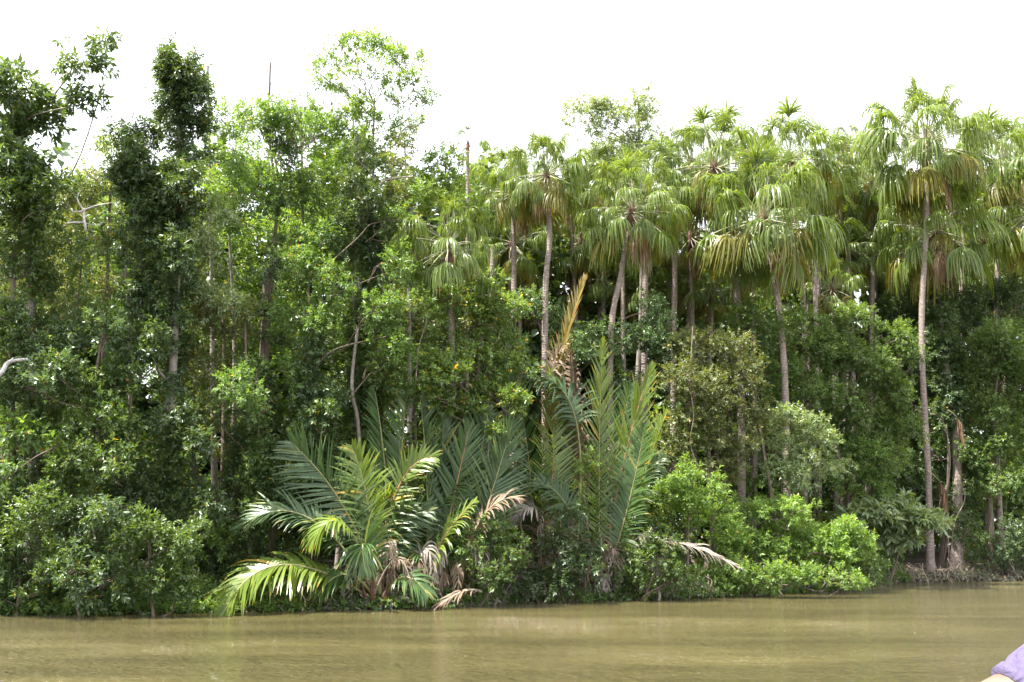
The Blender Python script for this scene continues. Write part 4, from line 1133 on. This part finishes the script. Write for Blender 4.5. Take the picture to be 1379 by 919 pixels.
def person():
    SK, SH, TR, HA = plain("skin", (.135, .088, .062), .6), plain("purple_shirt", (.082, .066, .130), .95, 1), plain("trousers", (.12, .12, .15), .8), plain("hair", (.10, .07, .05), .6)
    DY = 1.45
    sho = at(1579, 789, DY); elb = at(1345, 964, DY - .02)
    deck = .78
    px, py = sho[0] + .21, sho[1] + .02
    root = empty("person", (px, py, deck))
    tag(root, 'person in a purple short sleeved shirt, only sleeve and arm entering the lower right corner', 'person')
    hip = np.array([px, py, sho[2] - .56]); chest = np.array([px, py, sho[2] - .12]); neck = np.array([px, py, sho[2] + .07]); head = neck + [0, .02, .16]
    so2 = sho + [0.42, 0, 0]
    el2 = so2 + [.06, .02, -.29]
    w1 = at(1140, 1008, DY - .02); w2 = el2 + np.array([-.02, .22, -.08])
    J = [(hip, (.15, .11)), (hip + [0, 0, .25], (.14, .10)), (chest, (.15, .11)), (neck, .055), (head, (.085, .10)), (head + [0, 0, .09], (.07, .085)),
         (sho, .040), (elb, .046), (w1, .032), (so2, .055), (el2, .043), (w2, .028),
         (hip + [-.1, 0, -.08], .09), (np.array([px - .11, py + .03, deck + .46]), .06), (np.array([px - .12, py, deck + .07]), .04), (np.array([px - .13, py + .16, deck + .03]), .035),
         (hip + [.1, 0, -.08], .09), (np.array([px + .11, py + .03, deck + .46]), .06), (np.array([px + .12, py, deck + .07]), .04), (np.array([px + .13, py + .16, deck + .03]), .035)]
    E = [(0, 1), (1, 2), (2, 3), (3, 4), (4, 5), (2, 6), (6, 7), (7, 8), (2, 9), (9, 10), (10, 11), (0, 12), (12, 13), (13, 14), (14, 15), (0, 16), (16, 17), (17, 18), (18, 19)]
    for wi, w_, e_ in ((8, w1, elb), (11, w2, el2)):
        d = nrm(w_ - e_); s = np.array([1.0, 0, 0]) if wi == 11 else np.array([0, -1.0, 0])
        J.append((w_ + d * .05, (.036, .022))); E.append((wi, len(J) - 1)); pm = len(J) - 1
        for q, (o_, l) in enumerate(((-.03, .065), (-.01, .08), (.01, .085), (.03, .07))):
            a = w_ + d * .085 + s * o_; J.append((a, .010)); E.append((pm, len(J) - 1))
            b = a + d * l * .55 + [0, 0, -.012]; J.append((b, .009)); E.append((len(J) - 2, len(J) - 1))
            c = b + d * l * .4 + [0, 0, -.028]; J.append((c, .007)); E.append((len(J) - 2, len(J) - 1))
        a = w_ + d * .03 + s * .045; J.append((a, .011)); E.append((pm, len(J) - 1))
        J.append((a + d * .04 + s * .012 + [0, 0, -.012], .009)); E.append((len(J) - 2, len(J) - 1))
    skin("body", J, E, SK, root)
    cuf2 = so2 + (el2 - so2) * .65
    Js = [(hip + [0, 0, .02], (.17, .125)), (hip + [0, 0, .27], (.155, .115)), (chest, (.17, .125)), (neck - [0, 0, .02], .066), (sho, .075), (so2, .075), (cuf2, .062)]
    skin("shirt", Js, [(0, 1), (1, 2), (2, 3), (2, 4), (2, 5), (5, 6)], SH, root, 3)
    cuff = at(1385, 955, DY - .02)
    PS = np.array([sho + (cuff - sho) * q for q in (-.05, .15, .35, .55, .75, .88, .93, .94, 1.0, 1.0, .97)])
    PS[:, 2] += [0, .004, .0, .004, -.003, .001, 0, 0, 0, 0, 0]
    rs = np.array([.074, .074, .069, .067, .064, .062, .0595, .0612, .0615, .0585, .057])
    sl = MB(); sl.tube(PS, rs, k=40, smoothpath=False)
    V = sl.V[0]; ang = np.tile(np.arange(40), 11) * 2 * math.pi / 40; al_ = np.repeat(np.minimum(np.arange(11), 8), 40)
    dd = nrm(cuff - sho); ax = PS[al_]; V += (V - ax) * (.035 * np.sin(ang * 4 + al_ * .9) + .03 * np.sin(ang * 3 - al_ * 1.7) + .03 * np.sin(ang + al_ * 2.1))[:, None]
    sl.build("sleeve", SH, root, smooth=True)
    Jt = [(hip, (.155, .12)), (hip + [-.1, 0, -.08], .105), (np.array([px - .11, py + .03, deck + .46]), .078), (np.array([px - .12, py, deck + .12]), .06),
          (hip + [.1, 0, -.08], .105), (np.array([px + .11, py + .03, deck + .46]), .078), (np.array([px + .12, py, deck + .12]), .06)]
    skin("trousers", Jt, [(0, 1), (1, 2), (2, 3), (0, 4), (4, 5), (5, 6)], TR, root)
    hb = MB()
    u = np.linspace(0, math.pi * .56, 8); v = np.linspace(0, 2 * math.pi, 16, endpoint=False)
    U, V_ = np.meshgrid(u, v, indexing='ij')
    Pp = np.stack([head[0] + .095 * np.sin(U) * np.cos(V_), head[1] - .015 + .105 * np.sin(U) * np.sin(V_), head[2] + .035 + .13 * np.cos(U)], -1).reshape(-1, 3)
    i = np.arange(7)[:, None] * 16; j = np.arange(16)[None]; j2 = (j + 1) % 16
    hb.add(Pp, np.stack([i + j, i + j2, i + 16 + j2, i + 16 + j], -1).reshape(-1, 4))
    hb.build("hair", HA, root, smooth=True)
    # boat below the frame that carries the person
    bm = plain("boat_paint", (.72, .72, .70), .4)
    br = empty("boat", (0.6, .8, 0)); tag(br, 'pale open boat under the person in purple, below the frame', 'boat')
    hull = MB(); xs = np.linspace(-3, 4, 15); wdt = 1.15 * np.sqrt(np.clip(1 - ((xs - 1.2) / 4.6) ** 4, 0.02, 1))
    ring = []
    for x_, w_ in zip(xs, wdt):
        ring += [(x_, .8 - w_, 1.0), (x_, .8 - w_ * .85, .05), (x_, .8, -.25), (x_, .8 + w_ * .85, .05), (x_, .8 + w_, 1.0)]
    Q = [(a * 5 + b, a * 5 + b + 1, a * 5 + 6 + b, a * 5 + 5 + b) for a in range(14) for b in range(4)]
    hull.add(ring, Q); hull.build("hull", bm, br, smooth=True)
    dk = MB(); r2 = []
    for x_, w_ in zip(xs, wdt): r2 += [(x_, .8 - w_ * .97, deck), (x_, .8 + w_ * .97, deck)]
    dk.add(r2, [(a * 2, a * 2 + 2, a * 2 + 3, a * 2 + 1) for a in range(14)]); dk.build("deck", bm, br)


person()
print("leaves", NLEAF[0], "fronds", PN[0], "objects", len(COL.objects))
